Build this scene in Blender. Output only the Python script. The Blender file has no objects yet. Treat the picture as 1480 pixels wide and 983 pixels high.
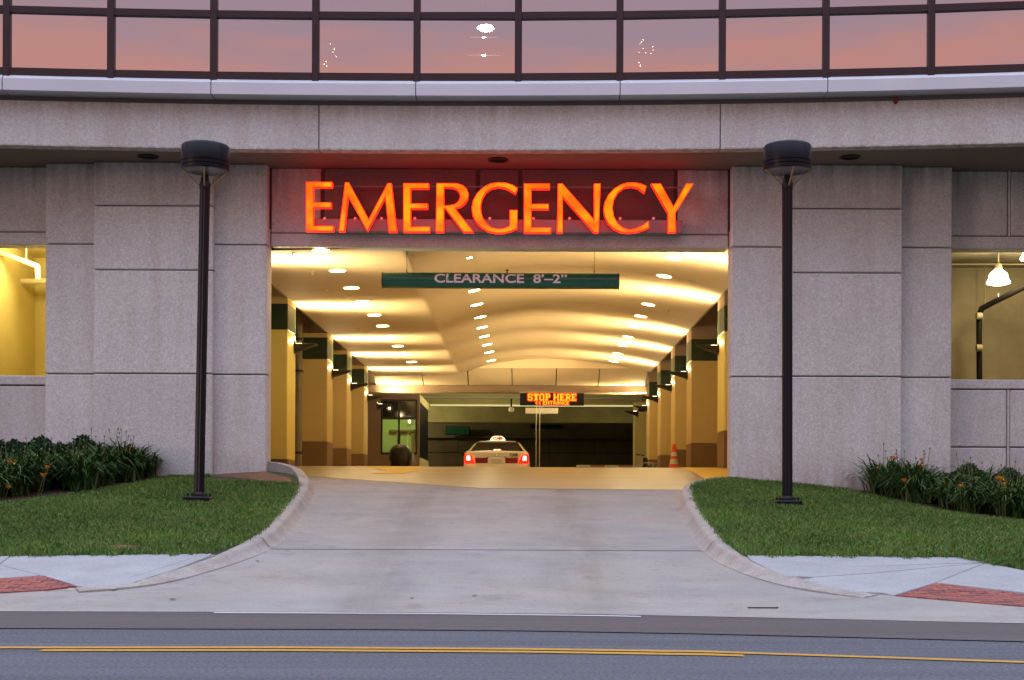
import bpy, bmesh, math, random
import numpy as np
from mathutils import Vector, Matrix
random.seed(7); rng = np.random.default_rng(7)
S = bpy.context.scene
COL = S.collection
R = math.radians

# ------------------------------------------------------------------ camera, world, sun, exposure
F, PX, PY, ROLL, ZC = 2100.0, 760.0, 733.0, 0.0042, 0.95
cd = bpy.data.cameras.new('camera'); cam = bpy.data.objects.new('camera', cd); COL.objects.link(cam)
cam.location = (0, 0, ZC); cam.rotation_euler = (R(90), -ROLL, 0)
cd.sensor_width = 36.0; cd.lens = F*36/1480; cd.clip_end = 2000
cd.shift_x = -(PX-740)/1480; cd.shift_y = (PY-491.5)/1480      # a shift lens, level camera
S.camera = cam
S.view_settings.view_transform = 'Standard'; S.view_settings.look = 'None'
S.view_settings.gamma = 1; S.view_settings.exposure = 0; S.view_settings.use_curve_mapping = False

SUN_EL, SUN_AZ = 3.0, 242.0          # sun just above the horizon behind the camera
W = bpy.data.worlds.new('World'); S.world = W; W.use_nodes = True
wt = W.node_tree; wn = wt.nodes; wl = wt.links
bg = wn['Background']; bg.inputs['Strength'].default_value = 0.10
sky = wn.new('ShaderNodeTexSky'); sky.sky_type = 'NISHITA'; sky.sun_disc = False
sky.sun_elevation = R(SUN_EL); sky.sun_rotation = R(SUN_AZ); sky.air_density = 1.2; sky.dust_density = 1.5
tc = wn.new('ShaderNodeTexCoord')
mp = wn.new('ShaderNodeMapping'); mp.inputs['Scale'].default_value = (1.0, 1.0, 5.5)
nz = wn.new('ShaderNodeTexNoise'); nz.inputs['Scale'].default_value = 4.2; nz.inputs['Detail'].default_value = 6; nz.inputs['Roughness'].default_value = 0.5
cr = wn.new('ShaderNodeValToRGB')
cr.color_ramp.elements[0].position = 0.40; cr.color_ramp.elements[0].color = (4.1, 2.9, 3.5, 1)
cr.color_ramp.elements[1].position = 0.60; cr.color_ramp.elements[1].color = (6.2, 2.95, 2.65, 1)
sep = wn.new('ShaderNodeSeparateXYZ')
el = wn.new('ShaderNodeMapRange'); el.inputs['From Min'].default_value = 0.35; el.inputs['From Max'].default_value = 0.95
el.inputs['To Min'].default_value = 0.0; el.inputs['To Max'].default_value = 1.0
hi = wn.new('ShaderNodeMix'); hi.data_type = 'RGBA'
mx = wn.new('ShaderNodeMix'); mx.data_type = 'RGBA'; mx.inputs[0].default_value = 0.86
hi.inputs[7].default_value = (27.0, 30.5, 40.0, 1)                 # pale lavender veil high up
wl.new(tc.outputs['Generated'], mp.inputs['Vector']); wl.new(mp.outputs[0], nz.inputs['Vector'])
wl.new(nz.outputs['Fac'], cr.inputs[0]); wl.new(tc.outputs['Generated'], sep.inputs[0])
wl.new(sep.outputs['Z'], el.inputs['Value']); wl.new(el.outputs[0], hi.inputs[0]); wl.new(cr.outputs[0], hi.inputs[6])
wl.new(sky.outputs[0], mx.inputs[6]); wl.new(hi.outputs[2], mx.inputs[7]); wl.new(mx.outputs[2], bg.inputs['Color'])

sl = bpy.data.lights.new('sun', 'SUN'); sl.energy = 0.5; sl.angle = R(12); sl.color = (1, .72, .68)
so = bpy.data.objects.new('sun', sl); COL.objects.link(so)
az, e_ = R(SUN_AZ), R(SUN_EL)
dirv = Vector((math.sin(az)*math.cos(e_), math.cos(az)*math.cos(e_), math.sin(e_)))
so.rotation_euler = dirv.to_track_quat('Z', 'Y').to_euler()

S.cycles.use_denoising = True
S.cycles.max_bounces = 8; S.cycles.diffuse_bounces = 4; S.cycles.glossy_bounces = 4
S.cycles.transparent_max_bounces = 12; S.cycles.sample_clamp_indirect = 6; S.cycles.caustics_reflective = False
S.cycles.caustics_refractive = False

# ------------------------------------------------------------------ helpers
def off(px, py):
    x, y = px-PX, py-PY
    return x + y*ROLL, y - x*ROLL
def P(px, py, Y):                       # a photo pixel at distance Y -> world point
    x, y = off(px, py)
    return Vector((x*Y/F, Y, ZC - y*Y/F))

def setn(n, k, v):
    if k in n.inputs: n.inputs[k].default_value = v
def mat(name, col, rough=.7, metal=0, noise=0.0, nscale=4.0, col2=None, speck=0.0, sscale=60.0, bump=0.0, bscale=40.0,
        emit=None, estr=0, spec=.4, stretch=(1,1,1), coat=0, coords='Object'):
    m = bpy.data.materials.new(name); m.use_nodes = True
    t = m.node_tree; n = t.nodes; l = t.links; b = n['Principled BSDF']
    c = (*col, 1); setn(b, 'Base Color', c); setn(b, 'Roughness', rough); setn(b, 'Metallic', metal); setn(b, 'Specular IOR Level', spec)
    setn(b, 'Coat Weight', coat)
    g = n.new('ShaderNodeNewGeometry')
    mpn = n.new('ShaderNodeMapping'); mpn.inputs['Scale'].default_value = stretch
    l.new(g.outputs['Position'], mpn.inputs['Vector'])
    cur = None
    if noise or col2:
        a = n.new('ShaderNodeTexNoise'); a.inputs['Scale'].default_value = nscale; a.inputs['Detail'].default_value = 6; a.inputs['Roughness'].default_value = .6
        l.new(mpn.outputs[0], a.inputs['Vector'])
        r = n.new('ShaderNodeValToRGB'); r.color_ramp.elements[0].position = .3; r.color_ramp.elements[1].position = .7
        d = col2 if col2 else tuple(max(0, x*(1-noise)) for x in col)
        u = col if col2 else tuple(x*(1+noise) for x in col)
        r.color_ramp.elements[0].color = (*d, 1); r.color_ramp.elements[1].color = (*u, 1)
        l.new(a.outputs['Fac'], r.inputs[0]); cur = r.outputs[0]
    if speck:
        s = n.new('ShaderNodeTexNoise'); s.inputs['Scale'].default_value = sscale; s.inputs['Detail'].default_value = 2; s.inputs['Roughness'].default_value = .7
        l.new(g.outputs['Position'], s.inputs['Vector'])
        mr = n.new('ShaderNodeMapRange'); mr.inputs['From Min'].default_value = .3; mr.inputs['From Max'].default_value = .7
        mr.inputs['To Min'].default_value = 1-speck; mr.inputs['To Max'].default_value = 1+speck
        l.new(s.outputs['Fac'], mr.inputs['Value'])
        v = n.new('ShaderNodeVectorMath'); v.operation = 'SCALE'
        if cur: l.new(cur, v.inputs[0])
        else: v.inputs[0].default_value = col
        l.new(mr.outputs[0], v.inputs['Scale']); cur = v.outputs[0]
    if cur: l.new(cur, b.inputs['Base Color'])
    if bump:
        q = n.new('ShaderNodeTexNoise'); q.inputs['Scale'].default_value = bscale; q.inputs['Detail'].default_value = 3
        l.new(g.outputs['Position'], q.inputs['Vector'])
        bp = n.new('ShaderNodeBump'); bp.inputs['Strength'].default_value = bump; bp.inputs['Distance'].default_value = .01
        l.new(q.outputs['Fac'], bp.inputs['Height']); l.new(bp.outputs[0], b.inputs['Normal'])
    if emit:
        setn(b, 'Emission Color', (*emit, 1)); setn(b, 'Emission Strength', estr)
    return m

class MB:
    def __init__(s): s.v = []; s.f = []
    def add(s, vs, fs):
        o = len(s.v); s.v += [tuple(v) for v in vs]; s.f += [tuple(i+o for i in f) for f in fs]; return s
    def box(s, x0, x1, y0, y1, z0, z1):
        return s.add([(x0,y0,z0),(x1,y0,z0),(x1,y1,z0),(x0,y1,z0),(x0,y0,z1),(x1,y0,z1),(x1,y1,z1),(x0,y1,z1)],
                     [(3,2,1,0),(4,5,6,7),(0,1,5,4),(1,2,6,5),(2,3,7,6),(3,0,4,7)])
    def tube(s, p0, p1, r0, r1=None, n=10, cap=True):
        p0, p1 = Vector(p0), Vector(p1); r1 = r0 if r1 is None else r1
        d = (p1-p0).normalized(); a = d.orthogonal().normalized(); b = d.cross(a)
        vs = []
        for p, r in ((p0, r0), (p1, r1)):
            for i in range(n):
                t = 2*math.pi*i/n; vs.append(p + a*math.cos(t)*r + b*math.sin(t)*r)
        fs = [(i, (i+1) % n, n+(i+1) % n, n+i) for i in range(n)]
        if cap: fs += [tuple(range(n-1, -1, -1)), tuple(range(n, 2*n))]
        return s.add(vs, fs)
    def path(s, pts, r, n=8):
        for a, b in zip(pts[:-1], pts[1:]): s.tube(a, b, r, n=n)
        for p in pts[1:-1]: s.ball(p, r*1.02, 6, n)
        return s
    def lathe(s, prof, c=(0,0,0), n=24, close=False):
        c = Vector(c); vs = []; fs = []; m = len(prof)
        for r, z in prof:
            for i in range(n):
                t = 2*math.pi*i/n; vs.append((c.x+r*math.cos(t), c.y+r*math.sin(t), c.z+z))
        for j in range(m-1):
            for i in range(n): fs.append((j*n+i, j*n+(i+1) % n, (j+1)*n+(i+1) % n, (j+1)*n+i))
        if close: fs += [tuple(range(n-1,-1,-1)), tuple((m-1)*n+i for i in range(n))]
        return s.add(vs, fs)
    def ball(s, c, r, m=8, n=12, sc=(1,1,1)):
        vs = []; fs = []; c = Vector(c)
        for j in range(m+1):
            p = math.pi*j/m
            for i in range(n):
                t = 2*math.pi*i/n
                vs.append((c.x+r*sc[0]*math.sin(p)*math.cos(t), c.y+r*sc[1]*math.sin(p)*math.sin(t), c.z+r*sc[2]*math.cos(p)))
        for j in range(m):
            for i in range(n): fs.append((j*n+i, (j+1)*n+i, (j+1)*n+(i+1) % n, j*n+(i+1) % n))
        return s.add(vs, fs)
    def prism_y(s, poly, y0, y1):      # polygon in x,z extruded along y
        n = len(poly)
        vs = [(x, y0, z) for x, z in poly] + [(x, y1, z) for x, z in poly]
        return s.add(vs, [tuple(range(n)), tuple(range(2*n-1, n-1, -1))] + [(i, n+i, n+(i+1) % n, (i+1) % n) for i in range(n)])
    def prism_x(s, poly, x0, x1):      # polygon in y,z
        n = len(poly)
        vs = [(x0, y, z) for y, z in poly] + [(x1, y, z) for y, z in poly]
        return s.add(vs, [tuple(range(n)), tuple(range(2*n-1, n-1, -1))] + [(i, n+i, n+(i+1) % n, (i+1) % n) for i in range(n)])
    def prism_z(s, poly, z0f, z1f):    # polygon in x,y; z by function
        n = len(poly)
        vs = [(x, y, z0f(x, y)) for x, y in poly] + [(x, y, z1f(x, y)) for x, y in poly]
        return s.add(vs, [tuple(range(n-1, -1, -1)), tuple(range(n, 2*n))] + [(i, (i+1) % n, n+(i+1) % n, n+i) for i in range(n)])
    def grid(s, fn, nu, nv):
        vs = [fn(i/nu, j/nv) for j in range(nv+1) for i in range(nu+1)]
        return s.add(vs, [(j*(nu+1)+i, j*(nu+1)+i+1, (j+1)*(nu+1)+i+1, (j+1)*(nu+1)+i) for j in range(nv) for i in range(nu)])
    def build(s, name, m, parent=None, bevel=0, smooth=False, seg=1, fix=True):
        me = bpy.data.meshes.new(name); me.from_pydata(s.v, [], s.f)
        if fix or bevel:
            bm = bmesh.new(); bm.from_mesh(me)
            if fix: bmesh.ops.recalc_face_normals(bm, faces=bm.faces)
            if bevel:
                es = [e for e in bm.edges if len(e.link_faces) == 2 and e.calc_face_angle(0) > .6]
                bmesh.ops.bevel(bm, geom=es, offset=bevel, segments=seg, affect='EDGES', clamp_overlap=True)
            bm.to_mesh(me); bm.free()
        if smooth:
            me.polygons.foreach_set('use_smooth', [True]*len(me.polygons)); me.set_sharp_from_angle(angle=R(40))
        if m: me.materials.append(m)
        o = bpy.data.objects.new(name, me); COL.objects.link(o)
        if parent: o.parent = parent; o.matrix_parent_inverse = Matrix.Translation(parent.matrix_world.translation).inverted() if False else Matrix()
        return o
def tag(o, label=None, cat=None, group=None, kind=None):
    if label: o['label'] = label
    if cat: o['category'] = cat
    if group: o['group'] = group
    if kind: o['kind'] = kind
    return o
def thing(name, label, cat, loc=(0,0,0), group=None, rot=(0,0,0)):
    o = bpy.data.objects.new(name, None); COL.objects.link(o); o.location = loc; o.rotation_euler = rot; o.empty_display_size = .1
    return tag(o, label, cat, group)
def copy_tree(o, parent=None):
    c = o.copy(); COL.objects.link(c)
    if parent: c.parent = parent
    for ch in list(o.children): copy_tree(ch, c)
    return c
ORD = ['first','second','third','fourth','fifth','sixth','seventh','eighth','ninth','tenth','eleventh','twelfth']

# ------------------------------------------------------------------ materials
M = {}
def concrete_wall():
    m = mat('precast_concrete', (.615,.595,.575), .85, noise=.06, nscale=1.1, speck=.20, sscale=55, bump=.5, bscale=70)
    t = m.node_tree; n = t.nodes; l = t.links; b = n['Principled BSDF']
    src = b.inputs['Base Color'].links[0].from_socket
    s = n.new('ShaderNodeTexNoise'); s.inputs['Scale'].default_value = 24; s.inputs['Detail'].default_value = 3; s.inputs['Roughness'].default_value = .8
    g = [x for x in n if x.type == 'NEW_GEOMETRY'][0]
    l.new(g.outputs['Position'], s.inputs['Vector'])
    mr = n.new('ShaderNodeMapRange'); mr.inputs['From Min'].default_value = .35; mr.inputs['From Max'].default_value = .65; mr.inputs['To Min'].default_value = .90; mr.inputs['To Max'].default_value = 1.10
    l.new(s.outputs['Fac'], mr.inputs['Value'])
    v = n.new('ShaderNodeVectorMath'); v.operation = 'SCALE'; l.new(src, v.inputs[0]); l.new(mr.outputs[0], v.inputs['Scale'])
    # rain streaks: brownish, vertical, patchy
    mp2 = n.new('ShaderNodeMapping'); mp2.inputs['Scale'].default_value = (3.2, 3.2, .22); l.new(g.outputs['Position'], mp2.inputs['Vector'])
    st = n.new('ShaderNodeTexNoise'); st.inputs['Scale'].default_value = 1.4; st.inputs['Detail'].default_value = 5; l.new(mp2.outputs[0], st.inputs['Vector'])
    rr = n.new('ShaderNodeMapRange'); rr.inputs['From Min'].default_value = .45; rr.inputs['From Max'].default_value = .8; rr.inputs['To Max'].default_value = .55
    l.new(st.outputs['Fac'], rr.inputs['Value'])
    mxx = n.new('ShaderNodeMix'); mxx.data_type = 'RGBA'; mxx.blend_type = 'MULTIPLY'; mxx.inputs[7].default_value = (.80,.70,.66,1)
    l.new(rr.outputs[0], mxx.inputs[0]); l.new(v.outputs[0], mxx.inputs[6])
    # each cast panel has its own tone
    oi = n.new('ShaderNodeObjectInfo'); m2 = n.new('ShaderNodeMapRange'); m2.inputs['To Min'].default_value = .93; m2.inputs['To Max'].default_value = 1.05
    l.new(oi.outputs['Random'], m2.inputs['Value']); v2 = n.new('ShaderNodeVectorMath'); v2.operation = 'SCALE'
    l.new(mxx.outputs[2], v2.inputs[0]); l.new(m2.outputs[0], v2.inputs['Scale'])
    # drip stains below the ledge, wall tops streaked darker upwards, soil splash at the foot
    sx = n.new('ShaderNodeSeparateXYZ'); l.new(g.outputs['Position'], sx.inputs[0]); cur = v2.outputs[0]
    mp3 = n.new('ShaderNodeMapping'); mp3.inputs['Scale'].default_value = (9, 9, .6); l.new(g.outputs['Position'], mp3.inputs['Vector'])
    dn = n.new('ShaderNodeTexNoise'); dn.inputs['Scale'].default_value = 1.0; dn.inputs['Detail'].default_value = 6; l.new(mp3.outputs[0], dn.inputs['Vector'])
    for z0, z1, col, amt in ((6.5, 6.95, (.55,.42,.35,1), .8), (5.45, 6.15, (.50,.47,.42,1), 1.0), (1.85, 1.25, (.62,.40,.28,1), .8)):
        q = n.new('ShaderNodeMapRange'); q.inputs['From Min'].default_value = z0; q.inputs['From Max'].default_value = z1; q.inputs['To Max'].default_value = amt
        if z0 > z1: q.inputs['From Min'].default_value = z0; q.inputs['From Max'].default_value = z1
        l.new(sx.outputs['Z'], q.inputs['Value'])
        lim = n.new('ShaderNodeMath'); lim.operation = 'LESS_THAN'; lim.inputs[1].default_value = max(z0, z1)+.02; l.new(sx.outputs['Z'], lim.inputs[0])
        d2 = n.new('ShaderNodeMapRange'); d2.inputs['From Min'].default_value = .35; d2.inputs['From Max'].default_value = .75; l.new(dn.outputs['Fac'], d2.inputs['Value'])
        mm_ = n.new('ShaderNodeMath'); mm_.operation = 'MULTIPLY'; l.new(q.outputs[0], mm_.inputs[0]); l.new(d2.outputs[0], mm_.inputs[1])
        m3 = n.new('ShaderNodeMath'); m3.operation = 'MULTIPLY'; l.new(mm_.outputs[0], m3.inputs[0]); l.new(lim.outputs[0], m3.inputs[1])
        mi = n.new('ShaderNodeMix'); mi.data_type = 'RGBA'; mi.blend_type = 'MULTIPLY'; mi.inputs[7].default_value = col
        l.new(m3.outputs[0], mi.inputs[0]); l.new(cur, mi.inputs[6]); cur = mi.outputs[2]
    l.new(cur, b.inputs['Base Color'])
    return m
M['wall'] = concrete_wall()
M['walld'] = mat('dark_sign_panel', (.16,.13,.125), .8, noise=.08, nscale=1.5, speck=.15, sscale=45)
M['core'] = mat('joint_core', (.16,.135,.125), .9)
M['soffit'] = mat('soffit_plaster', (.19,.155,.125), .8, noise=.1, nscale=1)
def pave(name, c1, c2, sc=1.1, speck=.10, rough=.75):
    return mat(name, c1, rough, col2=c2, nscale=sc, speck=speck, sscale=38, bump=.25, bscale=50, stretch=(1,1.6,1))
M['drive'] = pave('driveway_concrete', (.325,.308,.288), (.255,.242,.225))
def wear(m):
    t = m.node_tree; n = t.nodes; l = t.links; b = n['Principled BSDF']; cur = b.inputs['Base Color'].links[0].from_socket
    g = [x for x in n if x.type == 'NEW_GEOMETRY'][0]; sx = n.new('ShaderNodeSeparateXYZ'); l.new(g.outputs['Position'], sx.inputs[0])
    def layer(scale, sc, lo, hi, col, amt, det=6, mask=None):
        nonlocal cur
        mp_ = n.new('ShaderNodeMapping'); mp_.inputs['Scale'].default_value = scale; l.new(g.outputs['Position'], mp_.inputs['Vector'])
        a = n.new('ShaderNodeTexNoise'); a.inputs['Scale'].default_value = sc; a.inputs['Detail'].default_value = det; a.inputs['Roughness'].default_value = .65; l.new(mp_.outputs[0], a.inputs['Vector'])
        r = n.new('ShaderNodeMapRange'); r.inputs['From Min'].default_value = lo; r.inputs['From Max'].default_value = hi; r.inputs['To Max'].default_value = amt; l.new(a.outputs['Fac'], r.inputs['Value'])
        f = r.outputs[0]
        if mask:
            k = n.new('ShaderNodeMath'); k.operation = 'MULTIPLY'; l.new(f, k.inputs[0]); l.new(mask, k.inputs[1]); f = k.outputs[0]
        x = n.new('ShaderNodeMix'); x.data_type = 'RGBA'; x.blend_type = 'MULTIPLY'; x.inputs[7].default_value = (*col, 1)
        l.new(f, x.inputs[0]); l.new(cur, x.inputs[6]); cur = x.outputs[2]
    # two tyre-worn tracks about 1.7 m apart
    w = n.new('ShaderNodeMath'); w.operation = 'ADD'; w.inputs[1].default_value = .45; l.new(sx.outputs['X'], w.inputs[0])
    ab = n.new('ShaderNodeMath'); ab.operation = 'ABSOLUTE'; l.new(w.outputs[0], ab.inputs[0])
    sb = n.new('ShaderNodeMath'); sb.operation = 'SUBTRACT'; sb.inputs[1].default_value = 1.0; l.new(ab.outputs[0], sb.inputs[0])
    a2 = n.new('ShaderNodeMath'); a2.operation = 'ABSOLUTE'; l.new(sb.outputs[0], a2.inputs[0])
    mk = n.new('ShaderNodeMapRange'); mk.inputs['From Min'].default_value = .55; mk.inputs['From Max'].default_value = .1; l.new(a2.outputs[0], mk.inputs['Value'])
    layer((2.5, .3, 1), 1.2, .3, .65, (.76, .74, .72), .9, mask=mk.outputs[0])
    layer((1, 1, 1), .55, .42, .68, (1.12, 1.05, .96), 1.0)
    layer((1, 1, 1), 2.3, .56, .74, (.74, .71, .68), .8)
    layer((1, 1.4, 1), 7, .64, .72, (.60, .57, .55), .6, 3)
    layer((.3, 3, 1), 5, .55, .8, (.84, .83, .83), .8)
    l.new(cur, b.inputs['Base Color']); return m
wear(M['drive'])
def streaks(m, amt=.8):
    t = m.node_tree; n = t.nodes; l = t.links; b = n['Principled BSDF']; cur = b.inputs['Base Color'].links[0].from_socket
    g = [x for x in n if x.type == 'NEW_GEOMETRY'][0]
    for scale, sc, lo, hi, col, a_ in (((.12, 4.5, 1), 2.2, .5, .75, (.82,.82,.83), amt), ((.12, 2.0, 1), 1.6, .5, .7, (1.12,1.12,1.13), 1.0), ((.8, 3, 1), 7, .62, .78, (.6,.6,.62), .6), ((1,1,1), 18, .60, .75, (1.5,1.5,1.5), .8)):
        mp_ = n.new('ShaderNodeMapping'); mp_.inputs['Scale'].default_value = scale; l.new(g.outputs['Position'], mp_.inputs['Vector'])
        a = n.new('ShaderNodeTexNoise'); a.inputs['Scale'].default_value = sc; a.inputs['Detail'].default_value = 4; l.new(mp_.outputs[0], a.inputs['Vector'])
        r = n.new('ShaderNodeMapRange'); r.inputs['From Min'].default_value = lo; r.inputs['From Max'].default_value = hi; r.inputs['To Max'].default_value = a_; l.new(a.outputs['Fac'], r.inputs['Value'])
        x = n.new('ShaderNodeMix'); x.data_type = 'RGBA'; x.blend_type = 'MULTIPLY'; x.inputs[7].default_value = (*col, 1)
        l.new(r.outputs[0], x.inputs[0]); l.new(cur, x.inputs[6]); cur = x.outputs[2]
    l.new(cur, b.inputs['Base Color']); return m
M['walk'] = pave('sidewalk_concrete', (.37,.38,.385), (.29,.295,.30), 1.8)
M['kerb'] = wear(pave('kerb_concrete', (.38,.35,.32), (.28,.25,.22), 3.0, .15))
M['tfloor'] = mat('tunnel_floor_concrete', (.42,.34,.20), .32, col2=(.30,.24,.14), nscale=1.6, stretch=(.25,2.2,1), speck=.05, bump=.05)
M['asph'] = mat('asphalt', (.096,.100,.114), .85, col2=(.070,.073,.085), nscale=1.0, speck=.6, sscale=42, bump=.7, bscale=60, stretch=(.2,2.5,1))
M['asph2'] = mat('shoulder_asphalt', (.085,.074,.072), .85, noise=.12, nscale=1.2, speck=.3, sscale=70, bump=.3, stretch=(.2,2,1))
streaks(M['asph']); streaks(M['asph2'], .5)
M['seal'] = mat('joint_sealant', (.06,.055,.055), .8)
M['seal2'] = mat('asphalt_lap', (.062,.062,.066), .85, speck=.5, sscale=48)
M['yline'] = mat('yellow_road_paint', (.50,.27,.03), .6, col2=(.38,.20,.04), nscale=14, speck=.12)
M['wline'] = mat('white_road_paint', (.6,.6,.62), .6, noise=.1, nscale=9)
M['ypaint'] = mat('yellow_floor_paint', (.78,.52,.05), .5, noise=.08, nscale=3)
M['brick'] = mat('brick_paver', (.30,.095,.075), .8, noise=.25, nscale=18, speck=.15)
M['brick2'] = mat('dark_brick_paver', (.20,.075,.07), .8, noise=.25, nscale=18)
M['mortar'] = mat('paver_joint_sand', (.30,.22,.20), .9)
M['soil'] = mat('bare_soil', (.20,.105,.06), .95, col2=(.11,.06,.035), nscale=14, speck=.3, sscale=60, bump=.8, bscale=40)
M['turf'] = mat('turf_soil', (.035,.06,.018), .95, col2=(.05,.05,.022), nscale=3, speck=.3, sscale=60, bump=.6)
M['mulch'] = mat('bed_mulch', (.07,.045,.03), .95, noise=.4, nscale=12, bump=.8)
M['frame'] = mat('bronze_frame', (.045,.026,.028), .45, metal=.3, noise=.1, nscale=2)
M['ledge'] = mat('aluminium_ledge', (.66,.68,.74), .4, metal=.25, noise=.04, nscale=1.2)
M['black'] = mat('black_lamp_paint', (.009,.009,.012), .34, noise=.1, nscale=3, spec=.22)
M['dark'] = mat('dark_metal', (.022,.018,.015), .5, spec=.2)
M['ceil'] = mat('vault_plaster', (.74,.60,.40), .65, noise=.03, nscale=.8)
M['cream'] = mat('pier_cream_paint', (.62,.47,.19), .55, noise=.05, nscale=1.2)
M['cream2'] = mat('pier_yellow_paint', (.88,.74,.22), .55, noise=.04, nscale=1.2)  # brighter, yellower copy of the pier colour for the nearest piers
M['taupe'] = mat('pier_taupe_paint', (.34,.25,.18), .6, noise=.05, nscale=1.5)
M['green'] = mat('pier_green_band', (.020,.038,.016), .5, noise=.08, nscale=2)
M['brown'] = mat('pier_brown_base', (.20,.115,.05), .55, noise=.1, nscale=2)
M['garage'] = mat('garage_concrete', (.20,.165,.11), .85, noise=.18, nscale=1.5, speck=.1)
M['garage_dk'] = mat('dark_block_wall', (.13,.10,.065), .9, noise=.2, nscale=1.5)
M['garage_y2'] = mat('garage_beam', (.40,.34,.16), .7, noise=.2, nscale=1.5)
M['garage_y'] = mat('garage_yellow_wall', (.60,.50,.20), .6, noise=.07, nscale=1.1)
M['garage_cc'] = mat('garage_stained_concrete', (.42,.35,.22), .8, noise=.25, nscale=1.0, speck=.1)
M['pipe'] = mat('painted_pipe', (.62,.54,.34), .5)
M['steelpipe'] = mat('grey_steel', (.42,.40,.42), .4, metal=.5)
M['white'] = mat('white_paint', (.75,.72,.66), .5)
M['signgreen'] = mat('sign_green', (.014,.135,.078), .3, noise=.1, nscale=3, coat=.3)
M['signtext'] = mat('sign_lettering', (.92,.90,.92), .5)
M['raceway'] = mat('sign_raceway', (.24,.22,.225), .5, metal=.2)
M['downlight'] = mat('downlight_lens', (.9,.85,.7), .3, emit=(1,.84,.46), estr=24)
M['lit_lens'] = mat('uplight_lens', (.9,.85,.7), .3, emit=(1,.82,.5), estr=10)
M['globe'] = mat('glass_shade_lit', (.9,.9,.85), .3, emit=(1,.93,.7), estr=5)
M['redside'] = mat('letter_red_edge', (.15,.0,.0), .4, emit=(1,.012,.004), estr=3.6)
M['letterface'] = mat('letter_orange_face', (.12,.03,.0), .4, emit=(1,.21,.0), estr=1.05)
def face_tone():
    m = M['letterface']; n = m.node_tree.nodes; l = m.node_tree.links; b = n['Principled BSDF']
    g = n.new('ShaderNodeNewGeometry'); a = n.new('ShaderNodeTexNoise'); a.inputs['Scale'].default_value = 3.5
    r = n.new('ShaderNodeValToRGB'); r.color_ramp.elements[0].position = .35; r.color_ramp.elements[0].color = (1,.15,.0,1)
    r.color_ramp.elements[1].position = .68; r.color_ramp.elements[1].color = (1,.40,0,1)
    l.new(g.outputs['Position'], a.inputs['Vector']); l.new(a.outputs['Fac'], r.inputs[0]); l.new(r.outputs[0], b.inputs['Emission Color'])
face_tone()
def glassmat(name, gloss, fac, rough=.0, tcol=(1,1,1)):
    m = bpy.data.materials.new(name); m.use_nodes = True; t = m.node_tree; n = t.nodes; l = t.links
    for x in list(n): n.remove(x)
    o = n.new('ShaderNodeOutputMaterial'); a = n.new('ShaderNodeBsdfGlossy'); a.inputs['Color'].default_value = (*gloss, 1); a.inputs['Roughness'].default_value = rough
    tr = n.new('ShaderNodeBsdfTransparent'); tr.inputs['Color'].default_value = (*tcol, 1)
    mxs = n.new('ShaderNodeMixShader'); mxs.inputs[0].default_value = fac
    l.new(tr.outputs[0], mxs.inputs[1]); l.new(a.outputs[0], mxs.inputs[2]); l.new(mxs.outputs[0], o.inputs[0])
    return m
M['glass'] = glassmat('mirrored_glass', (1.0,.96,.97), .93, .0, (.75,.72,.70))
M['clear'] = glassmat('clear_glass', (1,1,1), .12, .02)
M['refractor'] = glassmat('clear_refractor', (1,.95,.9), .05, .05, (.96,.96,.96))

# ------------------------------------------------------------------ ground heights
_zy = [(-60,0),(12.9,0),(14,.13),(16.24,.47),(21.5,1.206),(22.5,1.33),(25,1.54),(27.2,1.68),(28.8,1.745),(30.4,1.735),(33,1.66),(42,1.52),(80,1.5)]
def zd(Y): return float(np.interp(Y, [a for a, b in _zy], [b for a, b in _zy]))
def hs(Y): return float(np.interp(Y, [13.9, 15.35], [.012, .12]))
def zs(X, Y):
    z = zd(Y) + hs(Y)
    k = min(max((Y-15.4)/6.7, 0), 1)
    if X > 3.1: z -= .09*min(X-3.1, 4.5)*k
    if -5.2 < X < -2.5: z += .07*max(0, 1-abs(X+4.0)/1.2)*min(max((Y-19.5)/2.5, 0), 1)
    return z
def solveY(px, py, h=0.12, fn=None):
    x, y = off(px, py); lo, hi_ = 13.0, 24.0
    for _ in range(40):
        m_ = (lo+hi_)/2
        v = (fn(x*m_/F, m_) if fn else zd(m_)+h) - (ZC - y*m_/F)
        if v < 0: lo = m_
        else: hi_ = m_
    return (lo+hi_)/2
edgeX = [-60,-20,-9,-5,-3.2,-1,.6,2,4.4,7,12,30,60]; edgeY = [9.5,12.2,12.75,12.9,12.93,12.97,12.85,12.55,11.95,11.1,9.2,0.5,-20]
def edge(X): return float(np.interp(X, edgeX, edgeY))

# unseen dark bank added behind the camera to block the lowest sky light
def ridge(u, v):
    X = -75+150*u; Y = -45-14*math.cos((u-.5)*2)*1.0-8*v
    return (X, Y, -1+(14.5+1.2*math.sin(X*.21)+.8*math.sin(X*.55))*min(1, v*1.6))
M['wood'] = mat('wooded_ridge', (.035,.05,.03), .9, noise=.4, nscale=.4)
tag(MB().grid(ridge, 60, 6).build('hill', M['wood']), kind='structure')
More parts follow.
